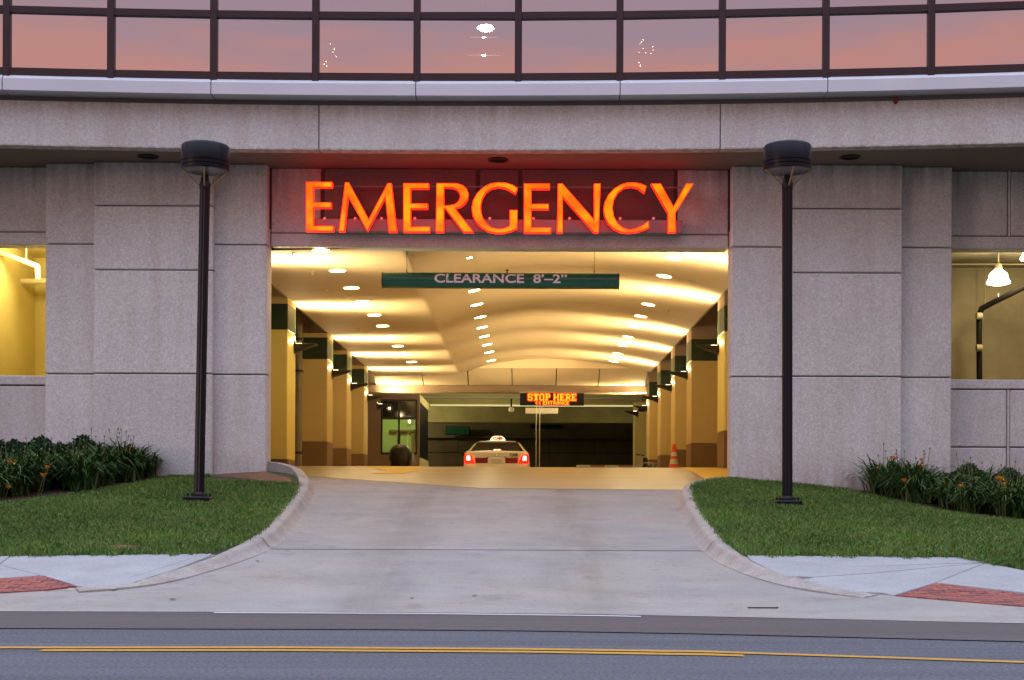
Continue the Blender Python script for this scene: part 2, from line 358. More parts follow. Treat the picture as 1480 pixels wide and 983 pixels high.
# road, shoulder, lines
def sheet(name, m, fy0, fy1, x0, x1, z, nx=80):
    mb = MB(); mb.grid(lambda u, v: (x0+(x1-x0)*u, fy0(x0+(x1-x0)*u)*(1-v)+fy1(x0+(x1-x0)*u)*v, z), nx, 1)
    return mb.build(name, m)
tag(MB().grid(lambda u, v: (-400+800*u, -400+780*v, -.06), 4, 4).build('ground', M['asph2']), kind='structure')
tag(sheet('road', M['asph'], lambda x: edge(x)-9.5, lambda x: edge(x)-1.75, -60, 40, .0), kind='structure')
tag(sheet('road_shoulder', M['asph2'], lambda x: edge(x)-1.77, edge, -60, 40, .003), kind='structure')
tag(sheet('asphalt_seam', M['seal2'], lambda x: edge(x)-1.80, lambda x: edge(x)-1.74, -60, 40, .007), kind='structure')
def lineY(px, py): x, y = off(px, py); return ZC*F/y
ya = lambda x: float(np.interp(x, [-20,-9,-5,-3.4,-1.6,0,1.2,3.1,6,12], [9.2,9.5,9.62,9.63,9.72,9.68,9.55,8.98,8.0,5.2]))
tag(sheet('yellow_line', M['yline'], lambda x: ya(x)-.06, lambda x: ya(x)+.06, -20, 12, .006), kind='structure')
tag(sheet('yellow_line', M['yline'], lambda x: ya(x)-.25, lambda x: ya(x)-.12, -3.15, 1.4, .006), kind='structure')
tag(sheet('white_line', M['wline'], lambda x: edge(x)-.16-(x+2.7)*.02, lambda x: edge(x)-.06-(x+2.7)*.02, -2.75, 1.0, .008, 20), kind='structure')

# kerb paths (photo pixel, kerb height) -> world
Lp = [(441,697,.15),(435,712,.13),(424,728,.12),(408,748,.12),(388,768,.11),(360,785,.10),(325,800,.085),(285,815,.065),(240,830,.045),(190,842,.025),(110,852,.008)]
Rp = [(996,702,.13),(992,712,.13),(1000,730,.12),(1013,752,.12),(1030,775,.115),(1052,795,.10),(1085,813,.08),(1120,828,.06),(1165,842,.04),(1215,853,.02),(1262,862,.008)]
def topath(pp, pre):
    out = list(pre)
    for px, py, h in pp:
        Y = solveY(px, py, h); p = P(px, py, Y); out.append((p.x, Y, p.z, h))
    return out
pl = [P(388,668,22.3), P(410,671,22.25), P(428,677,22.05), P(437,686,21.75)]
LK = topath(Lp, [(p.x, p.y, p.z, .2) for p in pl])
pr_ = [P(1060,690,22.15), P(1035,691,21.95), P(1012,695,21.6)]
RK = topath(Rp, [(p.x, p.y, p.z, .14) for p in pr_])
def smooth_path(pts, k=5):
    out = []; n = len(pts)
    for i in range(n-1):
        p0, p1, p2, p3 = [np.array(pts[min(max(j, 0), n-1)]) for j in (i-1, i, i+1, i+2)]
        for t in np.linspace(0, 1, k, endpoint=False):
            out.append(tuple(.5*((2*p1)+(-p0+p2)*t+(2*p0-5*p1+4*p2-p3)*t*t+(-p0+3*p1-3*p2+p3)*t**3)))
    return out + [tuple(pts[-1])]
LK = smooth_path(LK); RK = smooth_path(RK)
def kerb(name, pts, side):
    # profile across: back (lawn), top, rounded nose, battered face down into the driveway
    mb = MB(); rows = []
    for i, (x, y, z, h) in enumerate(pts):
        a = np.array(pts[max(i-1,0)][:2]); b = np.array(pts[min(i+1,len(pts)-1)][:2]); d = (b-a)/np.linalg.norm(b-a)
        nrm = np.array((-d[1], d[0]))*side       # towards the driveway
        fz = z-h
        wb = .09 if h > .05 else .09
        prof = [(-wb, -.5), (-wb, -.008), (-wb+.015, 0), (.03, 0), (.055, -.012), (.075, -.04*min(1,h/.1)), (.12, min(-h*.92, -.006)), (.17, -h-.012), (.17, -h-.4)]
        rows.append([(x+nrm[0]*u, y+nrm[1]*u, z+w+.012) for u, w in prof])
    k = len(rows[0]); vs = [p for r in rows for p in r]
    fs = [(i*k+j, i*k+j+1, (i+1)*k+j+1, (i+1)*k+j) for i in range(len(rows)-1) for j in range(k-1)]
    fs += [tuple(range(k)), tuple((len(rows)-1)*k+j for j in range(k-1,-1,-1))]
    mb.add(vs, fs); return tag(mb.build(name, M['kerb'], smooth=True), kind='structure')
kerb('kerb', LK, 1); kerb('kerb', RK, -1)
def kerb_joint(pts, side, Yj):
    i = min(range(1, len(pts)-1), key=lambda k: abs(pts[k][1]-Yj)); x, y, z, h = pts[i]
    a = np.array(pts[i-1][:2]); b = np.array(pts[i+1][:2]); d = (b-a)/np.linalg.norm(b-a); nrm = np.array((-d[1], d[0]))*side
    prof = [(-.09, -.004), (-.075, .006), (.03, .006), (.06, -.008), (.085, -.035), (.13, -h*.9), (.19, -h+.003)]; mb = MB(); vs = []
    for k, (u, w) in enumerate(prof):
        j = .012*math.sin(k*2.1)
        for sgn in (-1, 1): vs.append((x+nrm[0]*u+d[0]*(sgn*.008+j), y+nrm[1]*u+d[1]*(sgn*.008+j), z+w+.012))
    mb.add(vs, [(2*k, 2*k+1, 2*k+3, 2*k+2) for k in range(len(prof)-1)])
    tag(mb.build('kerb_joint', M['seal'], fix=False), kind='structure')
for Yj in (16.25, 19.2): kerb_joint(LK, 1, Yj); kerb_joint(RK, -1, Yj)
lo_ = sorted([(p[1], p[0]) for p in LK]); ro_ = sorted([(p[1], p[0]) for p in RK])
def XL(Y): return float(np.interp(Y, [a for a, b in lo_], [b for a, b in lo_]))
def XR(Y): return float(np.interp(Y, [a for a, b in ro_], [b for a, b in ro_]))

# driveway: gutter strip full width, then ramp between kerbs; expansion joints cut it in slabs
def joint_lo(X): return float(np.interp(X, [-3.9,-3.3,-2.5,-1.5,-.65,2.4,3.4], [24.3,23.6,22.85,22.15,21.65,21.55,21.6]))
mb = MB(); mb.grid(lambda u, v: ((lambda X, Y: (X, Y, zd(Y)+.004))(-30+60*u, edge(-30+60*u)*(1-v)+13.95*v)), 120, 6)
def zgut(X, Y):
    e = edge(X); t = (Y-e)/max(13.95-e, .01); return .006+t*(zd(13.95)-.006)
mb = MB(); mb.grid(lambda u, v: ((lambda X: (X, edge(X)*(1-v)+13.95*v, zgut(X, edge(X)*(1-v)+13.95*v)))(-30+60*u)), 120, 6)
dw = tag(bpy.data.objects.new('driveway', None), kind='structure'); COL.objects.link(dw)
mb.build('gutter_apron', M['drive'], dw)
def ramp(name, y0, y1f, m, parent, nx=40, ny=16, dz=0):
    def fn(u, v):
        X = 0; Y = y0
        for _ in range(14):
            top = y1f(X) if callable(y1f) else y1f
            Y = y0+(top-y0)*v
            X = XL(Y)-.02+(XR(Y)-XL(Y)+.04)*u
        return (X, Y, zd(Y)+dz)
    return MB().grid(fn, nx, ny).build(name, m, parent)
ramp('slab', 13.95, 16.22, M['drive'], dw)
ramp('slab', 16.25, joint_lo, M['drive'], dw)
MB().grid(lambda u, v: (XL(16.2)-.02+(XR(16.2)-XL(16.2)+.04)*u, 16.2+.08*v, zd(16.2+.08*v)-.012), 20, 1).build('expansion_joint', M['seal'], dw)
MB().grid(lambda u, v: ((lambda X: (X, joint_lo(X)-.02+.05*v, zd(joint_lo(X))-.012))(-4.1+7.6*u)), 40, 1).build('expansion_joint', M['seal'], dw)
def tf(u, v):
    X = -4.8+9.2*u; Y0 = joint_lo(X)+.02; Y = Y0+(58-Y0)*v**1.6
    return (X, Y, zd(Y)+.001)
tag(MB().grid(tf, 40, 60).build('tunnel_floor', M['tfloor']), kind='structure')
# flat yellow strips laid along each side of the tunnel floor
def strip(x0, x1, ya_, yb, name='yellow_floor_strip'):
    tag(MB().grid(lambda u, v: ((lambda Y: (x0(Y)+(x1(Y)-x0(Y))*u, Y, zd(Y)+.006))(ya_+(yb-ya_)*v)), 6, 24).build(name, M['ypaint']), kind='structure')
strip(lambda Y: float(np.interp(Y,[24,25.3,28.8],[-2.9,-2.4,-3.4])), lambda Y: float(np.interp(Y,[24,25.2,26.5,28.8],[-2.3,-1.9,-1.95,-2.05])), 24.6, 28.75)
strip(lambda Y: float(np.interp(Y,[22.2,28.8],[2.85,3.0])), lambda Y: 4.2, 22.2, 28.75)

# side ground: lawn and sidewalk
def gb_l(X): return float(np.interp(X, [-14,-5.5,-2.9], [15.05,15.17,15.34]))
def gb_r(X): return float(np.interp(X, [2.2,4.55,4.9,5.3,6.5,14], [15.34,15.28,14.95,14.6,14.35,14.2]))
def side_sheet(name, m, x0, x1, fy0, fy1, nx, ny, dz=0, clipL=None, clipR=None):
    def fn(u, v):
        for _ in range(1):
            X = x0+(x1-x0)*u; a = fy0(X); Y = a+(fy1-a)*v
            if clipL: X = x0+(clipL(Y)-x0)*u
            if clipR: X = clipR(Y)+(x1-clipR(Y))*u
        e = -.035 if (clipL and u > .999) or (clipR and u < .001) else 0
        return (X, Y, zs(X, Y)+dz+e)
    return tag(MB().grid(fn, nx, ny).build(name, m, smooth=True), kind='structure')
def wdt(f, Y): return .085*math.sqrt(1+((f(Y+.05)-f(Y-.05))/.1)**2)
def CLb(Y): return XL(Y)-min(wdt(XL, Y), .25)+.03
def CL(Y): return XL(Y)
def CRb(Y): return XR(Y)+min(wdt(XR, Y), .25)-.03
def CR(Y): return XR(Y)
side_sheet('lawn', M['turf'], -16, -3, lambda x: gb_l(x)-.02, 22.4, 160, 60, clipL=CL)
side_sheet('lawn', M['turf'], 2.2, 16, lambda x: gb_r(x)-.02, 22.4, 160, 60, clipR=CR)

# sidewalk slabs with recessed joints
def zw(X, Y): return zd(Y)+hs(Y)+.002 if Y > 13.95 else zgut(X, Y)+.012
def slab_poly(parent, poly, m='walk', t=.12, name='slab'):
    MB().prism_z(poly, lambda x, y: zw(x, y)-t, lambda x, y: zw(x, y)).build(name, M[m], parent, bevel=.006)
def pxw(px, py):                         # photo pixel on the sidewalk plane
    Y = solveY(px, py, fn=lambda X, Y_: zw(X, Y_)); p = P(px, py, Y); return (p.x, Y)
g = .012
def poly_inset(poly, d):
    c = np.mean(np.array(poly), axis=0); n = len(poly); out = []
    area = sum(poly[i][0]*poly[(i+1)%n][1]-poly[(i+1)%n][0]*poly[i][1] for i in range(n)); sg = 1 if area > 0 else -1
    for i in range(n):
        p = np.array(poly[i]); a = np.array(poly[i-1]); b = np.array(poly[(i+1) % n])
        e1 = (p-a)/np.linalg.norm(p-a); e2 = (b-p)/np.linalg.norm(b-p)
        n1 = np.array((-e1[1], e1[0]))*sg; n2 = np.array((-e2[1], e2[0]))*sg
        bis = n1+n2; L = np.linalg.norm(bis)
        out.append(tuple(p + bis/L*d/max(.35, L/2)) if L > 1e-6 else tuple(p+n1*d))
    return out
swl = tag(bpy.data.objects.new('sidewalk', None), kind='structure'); COL.objects.link(swl)
swr = tag(bpy.data.objects.new('sidewalk', None), kind='structure'); COL.objects.link(swr)
# the base under the joints
for o_, x0, kf, gf in ((swl, -16, XL, gb_l), (swr, 16, XR, gb_r)):
    def bedf(u, v, x0=x0, kf=kf, gf=gf):
        X = x0
        for _ in range(10):
            Y = 13.97+(gf(X)+.02-13.97)*v; X = x0+(kf(Y)-x0)*u
        return (X, Y, zw(X, Y)-.02)
    MB().grid(bedf, 30, 6).build('joint_bed', M['kerb'], o_)
kL = [(p[0]-.0, p[1]) for p in LK if 13.95 < p[1] < 15.36]; kR = [(p[0]+.0, p[1]) for p in RK if 13.95 < p[1] < 15.34]
kL.sort(key=lambda p: -p[1]); kR.sort(key=lambda p: -p[1])
A = pxw(-2, 816); B = pxw(58, 831); C_ = pxw(112, 847); K_ = pxw(149, 847); D = pxw(222, 824); G_ = pxw(300, 801)
gl_ = lambda X: (X, gb_l(X))
slab_poly(swl, poly_inset([gl_(kL[0][0]-.02)]+kL[1:-1]+[(K_[0]+.1, 13.98), K_, D, (G_[0], gb_l(G_[0]))], g/2))
slab_poly(swl, poly_inset([(G_[0], gb_l(G_[0])), D, K_, C_, B, A, (A[0], gb_l(A[0]))], g/2))
for k in range(5):
    x1 = A[0]-k*1.6; x0 = x1-1.6; yA = A[1] if k == 0 else 14.5
    slab_poly(swl, poly_inset([(x1, gb_l(x1)), (x1, yA), (x0, 14.5), (x0, gb_l(x0))], g/2))
slab_poly(swl, poly_inset([A, B, pxw(-2, 836), (A[0]-7, 14.32), (A[0]-7, 14.5), (A[0]-1.6, 14.5)], g/2))
a1 = pxw(1176, 834); a2 = pxw(1263, 828); a3 = pxw(1425, 813); b1 = pxw(1292, 860); b2 = pxw(1352, 842)
slab_poly(swr, poly_inset([(kR[0][0]+.02, 15.33)]+[p for p in kR[1:] if p[1] > a1[1]+.03]+[a1, a2, a3, (a3[0]+.02, gb_r(a3[0])), (4.55, gb_r(4.55))], g/2))
slab_poly(swr, poly_inset([a1]+[p for p in kR if 13.99 < p[1] < a1[1]-.05]+[(b1[0]-.08, 13.97), b1, b2, a3, a2], g/2))
slab_poly(swr, poly_inset([(a3[0]+.02, gb_r(a3[0])), a3, b2, pxw(1488, 857), (6.4, 13.6), (6.4, gb_r(6.4)), (5.3, gb_r(5.3)), (4.9, gb_r(4.9))], g/2))
# brick pavers
def clip_convex(sub, poly):
    area = sum(poly[i][0]*poly[(i+1) % len(poly)][1]-poly[(i+1) % len(poly)][0]*poly[i][1] for i in range(len(poly))); sg = 1 if area > 0 else -1
    for i in range(len(poly)):
        ax, ay = poly[i]; bx_, by_ = poly[(i+1) % len(poly)]; out = []
        side_ = lambda p: sg*((bx_-ax)*(p[1]-ay)-(by_-ay)*(p[0]-ax))
        for j in range(len(sub)):
            p, q = sub[j], sub[(j+1) % len(sub)]; dp, dq = side_(p), side_(q)
            if dp >= 0: out.append(p)
            if (dp >= 0) != (dq >= 0): t = dp/(dp-dq); out.append((p[0]+(q[0]-p[0])*t, p[1]+(q[1]-p[1])*t))
        sub = out
        if len(sub) < 3: return []
    return sub
def pavers(parent, poly, ang, o0):
    MB().prism_z(poly, lambda x, y: zw(x, y)-.1, lambda x, y: zw(x, y)-.03).build('paver_bed', M['mortar'], parent)
    inner = poly_inset(poly, .008); ca, sa = math.cos(ang), math.sin(ang); L, Wd, gp = .15, .068, .008
    for j in range(-30, 31):
        for i in range(-50, 51):
            u = i*(L+gp) + (j % 2)*(L+gp)/2; v = j*(Wd+gp)
            cs = [(o0[0]+(u+a_)*ca-(v+b_)*sa, o0[1]+(u+a_)*sa+(v+b_)*ca) for a_, b_ in ((0,0),(L,0),(L,Wd),(0,Wd))]
            pc = clip_convex(cs, inner)
            if len(pc) < 3 or abs(sum(pc[k][0]*pc[(k+1) % len(pc)][1]-pc[(k+1) % len(pc)][0]*pc[k][1] for k in range(len(pc)))) < .002: continue
            dz = random.uniform(-.002, .002)
            MB().prism_z(pc, lambda x, y: zw(x, y)-.05, lambda x, y: zw(x, y)+dz).build('brick', M['brick2' if random.random() < .3 else 'brick'], parent)
pavers(swr, [b1, pxw(1488, 879), pxw(1488, 859), b2], R(8), b1)
pavers(swl, [pxw(-10, 857), C_, pxw(78, 831), pxw(-10, 836)], R(-4), C_)

# ------------------------------------------------------------------ grass blades
BEDS = []
def in_bed(X, Y):
    if X < -5.4: return Y > float(np.interp(X, [-12,-7.6,-6.6,-5.9,-5.4], [18.3,18.5,19.1,20.3,21.6]))
    if X > 4.9: return Y > float(np.interp(X, [4.9,5.3,5.8,6.6,7.4,12], [21.7,20.3,19.1,18.2,17.7,17.4]))
    return False
def grass(name, x0, x1, gf, clip, n, side):
    X = rng.uniform(x0, x1, n); Y = 14.2+(22.05-14.2)*rng.random(n)**1.0
    keep = np.ones(n, bool)
    Z = np.zeros(n)
    for i in range(n):
        x, y = X[i], Y[i]
        if y < gf(x)-.03 + .03*math.sin(x*9)+.025*math.sin(x*31)+rng.normal(0, .02) or in_bed(x, y-.05): keep[i] = False; continue
        e = clip(y)
        if (side < 0 and x > e+rng.normal(0, .018)) or (side > 0 and x < e+rng.normal(0, .018)): keep[i] = False; continue
        if side < 0 and y > 21.0 and x > -4.9+ .2*math.sin(y*9) and (y-21.0)*1.2+(x+4.9)*.9 > .55: keep[i] = False; continue
        bare = max(math.exp(-(((x+4.35)/.22)**2+((y-15.62)/.10)**2)), .8*math.exp(-(((x+3.75)/.14)**2+((y-15.6)/.07)**2)))
        if rng.random() < bare*1.1: keep[i] = False; continue
        Z[i] = zs(x, y)
    X, Y, Z = X[keep], Y[keep], Z[keep]; n = len(X)
    patch = np.sin(X*1.7+1)*np.sin(Y*2.3)+.5*np.sin(X*5.1+Y*3.7)
    hgt = rng.uniform(.025, .065, n)*(1+.18*patch); w = rng.uniform(.0030, .0050, n)*1.25
    a = rng.uniform(0, math.pi, n); lx = rng.normal(0, .028, n); ly = rng.normal(0, .028, n)
    base = np.stack([X, Y, Z-.004], 1); dx = np.stack([np.cos(a)*w, np.sin(a)*w, np.zeros(n)], 1)
    tip = base+np.stack([lx, ly, hgt], 1); mid_ = base+np.stack([lx*.3, ly*.3, hgt*.6], 1)
    V = np.stack([base-dx, base+dx, mid_+dx*.7, mid_-dx*.7, tip], 1).reshape(-1, 3)
    me = bpy.data.meshes.new(name); me.vertices.add(len(V)); me.vertices.foreach_set('co', V.ravel())
    idx = np.arange(n)*5
    quads = np.stack([idx, idx+1, idx+2, idx+3], 1); tris = np.stack([idx+3, idx+2, idx+4], 1)
    loops = np.concatenate([quads, tris], 1).ravel()
    starts = (np.arange(n)[:, None]*7+np.array([0, 4])[None]).ravel(); tot = np.tile([4, 3], n)
    me.loops.add(len(loops)); me.loops.foreach_set('vertex_index', loops.astype(np.int32))
    me.polygons.add(2*n); me.polygons.foreach_set('loop_start', starts.astype(np.int32)); me.polygons.foreach_set('loop_total', tot.astype(np.int32))
    me.update(calc_edges=True); me.validate()
    me.materials.append(M['blade']); o = bpy.data.objects.new(name, me); COL.objects.link(o)
    return o
def leafmat(name, c1, c2, c3, sc=2.0, rand_sc=90):
    m = mat(name, c1, .6, col2=c2, nscale=sc, spec=.15); n = m.node_tree.nodes; l = m.node_tree.links; b = n['Principled BSDF']
    src = b.inputs['Base Color'].links[0].from_socket
    g_ = [x for x in n if x.type == 'NEW_GEOMETRY'][0]
    a = n.new('ShaderNodeTexNoise'); a.inputs['Scale'].default_value = rand_sc; l.new(g_.outputs['Random Per Island'], a.inputs['Vector'])
    wn_ = n.new('ShaderNodeTexWhiteNoise'); wn_.noise_dimensions = '1D'; l.new(g_.outputs['Random Per Island'], wn_.inputs['W'])
    mr = n.new('ShaderNodeMapRange'); mr.inputs['From Min'].default_value = .62; mr.inputs['From Max'].default_value = 1.0; mr.inputs['To Max'].default_value = .9
    l.new(wn_.outputs['Value'], mr.inputs['Value'])
    x = n.new('ShaderNodeMix'); x.data_type = 'RGBA'; x.inputs[7].default_value = (*c3, 1)
    l.new(mr.outputs[0], x.inputs[0]); l.new(src, x.inputs[6]); l.new(x.outputs[2], b.inputs['Base Color'])
    return m
M['blade'] = leafmat('grass_blade', (.125,.245,.040), (.044,.125,.024), (.32,.30,.11), .8)
tag(grass('grass', -9.2, -2.6, gb_l, CLb, 290000, -1), 'short mown grass covering the lawn left of the driveway', 'grass', kind='stuff')
tag(grass('grass', 2.0, 9.2, gb_r, CRb, 290000, 1), 'short mown grass covering the lawn right of the driveway', 'grass', kind='stuff')
# bare earth beside the kerb at the left pillar and planting bed soil
def patch(name, m, pts, lift=.012):
    c = np.mean(np.array(pts), axis=0); mb = MB()
    vs = [(c[0], c[1], zs(*c)+lift+.02)]+[(x, y, zs(x, y)+lift*.3) for x, y in pts]
    n = len(pts); mb.add(vs, [(0, i+1, (i+1) % n+1) for i in range(n)])
    return tag(mb.build(name, m), kind='structure')
patch('bare_soil', M['soil'], [(-4.6,22.2),(-4.75,21.9),(-4.3,21.5),(-3.85,21.15),(-3.5,20.95),(-3.42,21.2),(-3.5,21.55),(-3.75,21.8),(-4.0,22.2)])
patch('bare_soil', M['soil'], [(-4.65,15.6),(-4.4,15.52),(-4.1,15.55),(-4.08,15.68),(-4.35,15.74),(-4.6,15.7)], .01)
side = lambda f: f
for sgn in (-1, 1):
    xs = np.linspace(5.0, 14, 30)*sgn if sgn > 0 else np.linspace(-14, -5.45, 30)
    def fn(u, v, xs=xs):
        X = xs[0]+(xs[-1]-xs[0])*u
        y0 = next((y for y in np.linspace(17.5, 22.3, 60) if in_bed(X, y)), 22.3)
        Y = y0+(22.35-y0)*v; return (X, Y, zs(X, Y)+.012)
    tag(MB().grid(fn, 40, 12).build('planting_bed', M['mulch']), kind='structure')

# ------------------------------------------------------------------ plants
M['lily'] = leafmat('daylily_leaf', (.060,.130,.034), (.028,.072,.020), (.16,.22,.07), 1.5)
M['stalk'] = mat('flower_stalk', (.13,.13,.05), .7, noise=.4, nscale=20)
M['petal'] = mat('orange_petal', (.85,.33,.02), .5, noise=.2, nscale=20)
M['bud'] = mat('seed_pod', (.15,.20,.07), .6, noise=.3, nscale=30)
M['shrub'] = leafmat('shrub_leaf', (.022,.060,.02), (.012,.036,.014), (.045,.09,.03), 3)
def strap_leaves(n, hmax, spread, seed):
    r = random.Random(seed); mb = MB()
    for i in range(n):
        a = r.uniform(0, 2*math.pi); L = r.uniform(.6, 1)*hmax; sp = r.uniform(.25, 1)*spread; w = r.uniform(.008, .014)
        bx, by = r.gauss(0, .07), r.gauss(0, .07); dx, dy = math.cos(a), math.sin(a); tw = r.uniform(-.3, .3)
        px_, py_ = -math.sin(a+tw), math.cos(a+tw); pts = []
        droop = r.uniform(.3, 1.5)
        for k in range(6):
            t = k/5; rr = sp*t**1.2; z = L*(1.75*t-(.75+.5*droop)*t*t)*.8
            pts.append((bx+dx*rr, by+dy*rr, z, w*(1-.15*t if t < .7 else (1-t)*2.4+.05)))
        vs = []
        for x, y, z, ww in pts: vs += [(x-px_*ww, y-py_*ww, z), (x+px_*ww, y+py_*ww, z)]
        mb.add(vs, [(2*k, 2*k+1, 2*k+3, 2*k+2) for k in range(5)])
    return mb
def blossom(mb, c, r_, rnd):
    for k in range(6):
        a = k*math.pi/3+rnd.random(); d = Vector((math.cos(a), math.sin(a), 0)); s_ = Vector((-d.y, d.x, 0)); c = Vector(c)
        mb.add([c, c+d*r_*.5+s_*r_*.3+Vector((0,0,r_*.8)), c+d*r_*1.0+Vector((0,0,r_*1.0)), c+d*r_*.5-s_*r_*.3+Vector((0,0,r_*.8))], [(0,1,2,3)])
protos = []
for v in range(5):
    leaves = strap_leaves(260, .82, .62, 40+v); rnd = random.Random(90+v)
    st = MB(); bd = MB()
    for k in range(3):
        a = rnd.uniform(0, 6.28); r0 = rnd.uniform(0, .12); top = (math.cos(a)*(r0+.12), math.sin(a)*(r0+.12), rnd.uniform(.45, .70))
        st.tube((math.cos(a)*r0, math.sin(a)*r0, 0), top, .0045, .003, 4)
        bd.ball(top, .010, 4, 6, (1,1,1.8))
    protos.append((leaves, st, bd))
def daylily(x, y, sc, rot, v, blooms=()):
    root = thing('daylily', None, 'plant', (x, y, zs(x, y)), None, (0, 0, rot))
    root.scale = (sc, sc, sc)
    key = f'v{v}'
    if key not in cache:
        L, s_, b_ = protos[v]
        cache[key] = [L.build('leaves', M['lily'], root, fix=False).data, s_.build('flower_stalks', M['stalk'], root, fix=False).data, tag(b_.build('seed_pods', M['bud'], root, fix=False), kind='stuff').data]
    else:
        for nme, me in zip(('leaves','flower_stalks','seed_pods'), cache[key]):
            o = bpy.data.objects.new(nme, me); COL.objects.link(o); o.parent = root
            if nme == 'seed_pods': o['kind'] = 'stuff'
    return root
cache = {}
def lily_bed(pts, where, seed):
    rnd = random.Random(seed); roots = []
    for x, y in pts:
        r_ = daylily(x, y, rnd.uniform(.78, 1.18), rnd.uniform(0, 6.28), rnd.randrange(5)); roots.append(r_)
        tag(r_, f'dark green daylily clump with arching strap leaves in the bed at the {where}', 'plant', f'daylily clumps massed in the {where} bed')
    return roots
rl = random.Random(5)
ptsL = []; y = 19.0
for row in range(7):
    Y = 18.75+row*.5
    for k in range(9):
        X = -9.3+k*.47+rl.uniform(-.12,.12)+(row % 2)*.2
        if in_bed(X+.1, Y-.28): ptsL.append((X, Y+rl.uniform(-.1,.1)))
ptsR = []
for row in range(7):
    Y = 17.95+row*.52
    for k in range(9):
        X = 5.3+k*.47+rl.uniform(-.12,.12)+(row % 2)*.2
        if in_bed(X-.1, Y-.28) and not (Y > 20.9 and X > 6.9): ptsR.append((X, Y+rl.uniform(-.1,.1)))
ptsL += [(-5.72,21.75),(-5.85,21.35),(-6.15,21.0),(-6.0,21.7),(-6.5,20.6)]; ptsR += [(5.32,21.6),(5.5,21.1),(5.7,20.7)]
ptsL = [p for p in ptsL if not (p[1] > 21.2 and p[0] < -7.0)]
rootsL = lily_bed(ptsL, 'left', 1); rootsR = lily_bed(ptsR, 'right', 2)
# blossoms: separate parts on the clump nearest to where the photo shows each flower
def bloom_at(px, py, Y, roots, kind='petal'):
    p = P(px, py, Y); best = min(roots, key=lambda r_: (r_.location.x-p.x)**2+(r_.location.y-p.y)**2)
    mb = MB(); inv = Matrix.LocRotScale(best.location, best.rotation_euler, best.scale).inverted()
    rnd = random.Random(px); q = inv @ p; blossom(mb, q, .048, rnd); blossom(mb, q+Vector((.0,.0,-.01)), .04, rnd)
    mb.build('flower', M['petal'], best, fix=False)
    st = MB(); base = Vector((q.x*.8, q.y*.8, 0)); st.tube(base, q, .0045, n=4); st.build('flower_stem', M['stalk'], best, fix=False)
    if 'with' in best['label'] and 'blossom' not in best['label']: best['bl'] = 1
for px, py, Y in [(14,671,19.6),(21,674,19.6),(63,689,19.3),(68,678,19.6),(12,706,19.2),(192,650,21.4),(187,654,21.4),(217,664,21.6),(223,662,21.6),(182,654,21.3)]:
    bloom_at(px, py, Y, rootsL)
for px, py, Y in [(1288,663,21.0),(1294,664,21.0),(1332,666,20.8),(1330,676,20.6),(1307,696,19.9),(1388,704,19.0),(1442,693,19.0),(1447,694,19.0),(1452,702,18.9),(1270,678,21.2)]:
    bloom_at(px, py, Y, rootsR)
for side_, roots in (('left', rootsL), ('right', rootsR)):
    fl = sorted([r_ for r_ in roots if 'bl' in r_.keys()], key=lambda r_: -r_.location.y)
    for i, r_ in enumerate(fl):
        del r_['bl']; pos = 'nearest the driveway' if False else f'{ORD[i]} flowering one from the wall'
        r_['label'] = f'daylily clump with orange blossoms in the {side_} bed, {pos}'
# low leafy shrubs against the wall behind the daylilies
def shrub(x, y, w, h, label, seed):
    r = random.Random(seed); root = thing('shrub', label, 'shrub', (x, y, zs(x, y)))
    mb = MB(); st = MB()
    for k in range(14):
        a = r.uniform(0, 6.28); t = (math.cos(a)*w*.4*r.random(), math.sin(a)*.2*r.random(), h*r.uniform(.6, .95)); st.tube((0,0,0), t, .007, .004, 4)
    for i in range(2200):
        a = r.uniform(0, 6.28); q = math.sqrt(r.random()); X = math.cos(a)*w*.5*q; Yv = math.sin(a)*.26*q
        top = h*(1-.35*q*q)*(1+.12*math.sin(X*13+seed)); Z = top*(1-r.random()**2.2*.8)
        d = Vector((r.gauss(0,1), r.gauss(0,1), r.gauss(.6,.6))).normalized(); s_ = d.orthogonal().normalized(); L = r.uniform(.04, .075); c = Vector((X, Yv, Z))
        mb.add([c, c+d*L*.5+s_*L*.3, c+d*L, c+d*L*.5-s_*L*.3], [(0,1,2,3)])
    st.build('stems', M['stalk'], root, fix=False); mb.build('leaves', M['shrub'], root, fix=False)
for i, (x, lab) in enumerate([(-8.9,'low dark leafy shrub against the left window wall, at the photo edge'),(-8.15,'low dark leafy shrub under the left window opening'),(-7.4,'low dark leafy shrub beside the narrow left wall pilaster'),(-6.7,'low dark leafy shrub under the left pilaster, nearest the lamp post')]):
    shrub(x, 21.75, .95, .56, lab, 10+i)
for i, (x, lab) in enumerate([(6.6,'low dark leafy shrub below the right pilaster corner'),(7.25,'low dark leafy shrub under the right window opening'),(7.95,'low dark leafy shrub against the right wall, at the photo edge')]):
    shrub(x, 21.75, .9, .5, lab, 20+i)

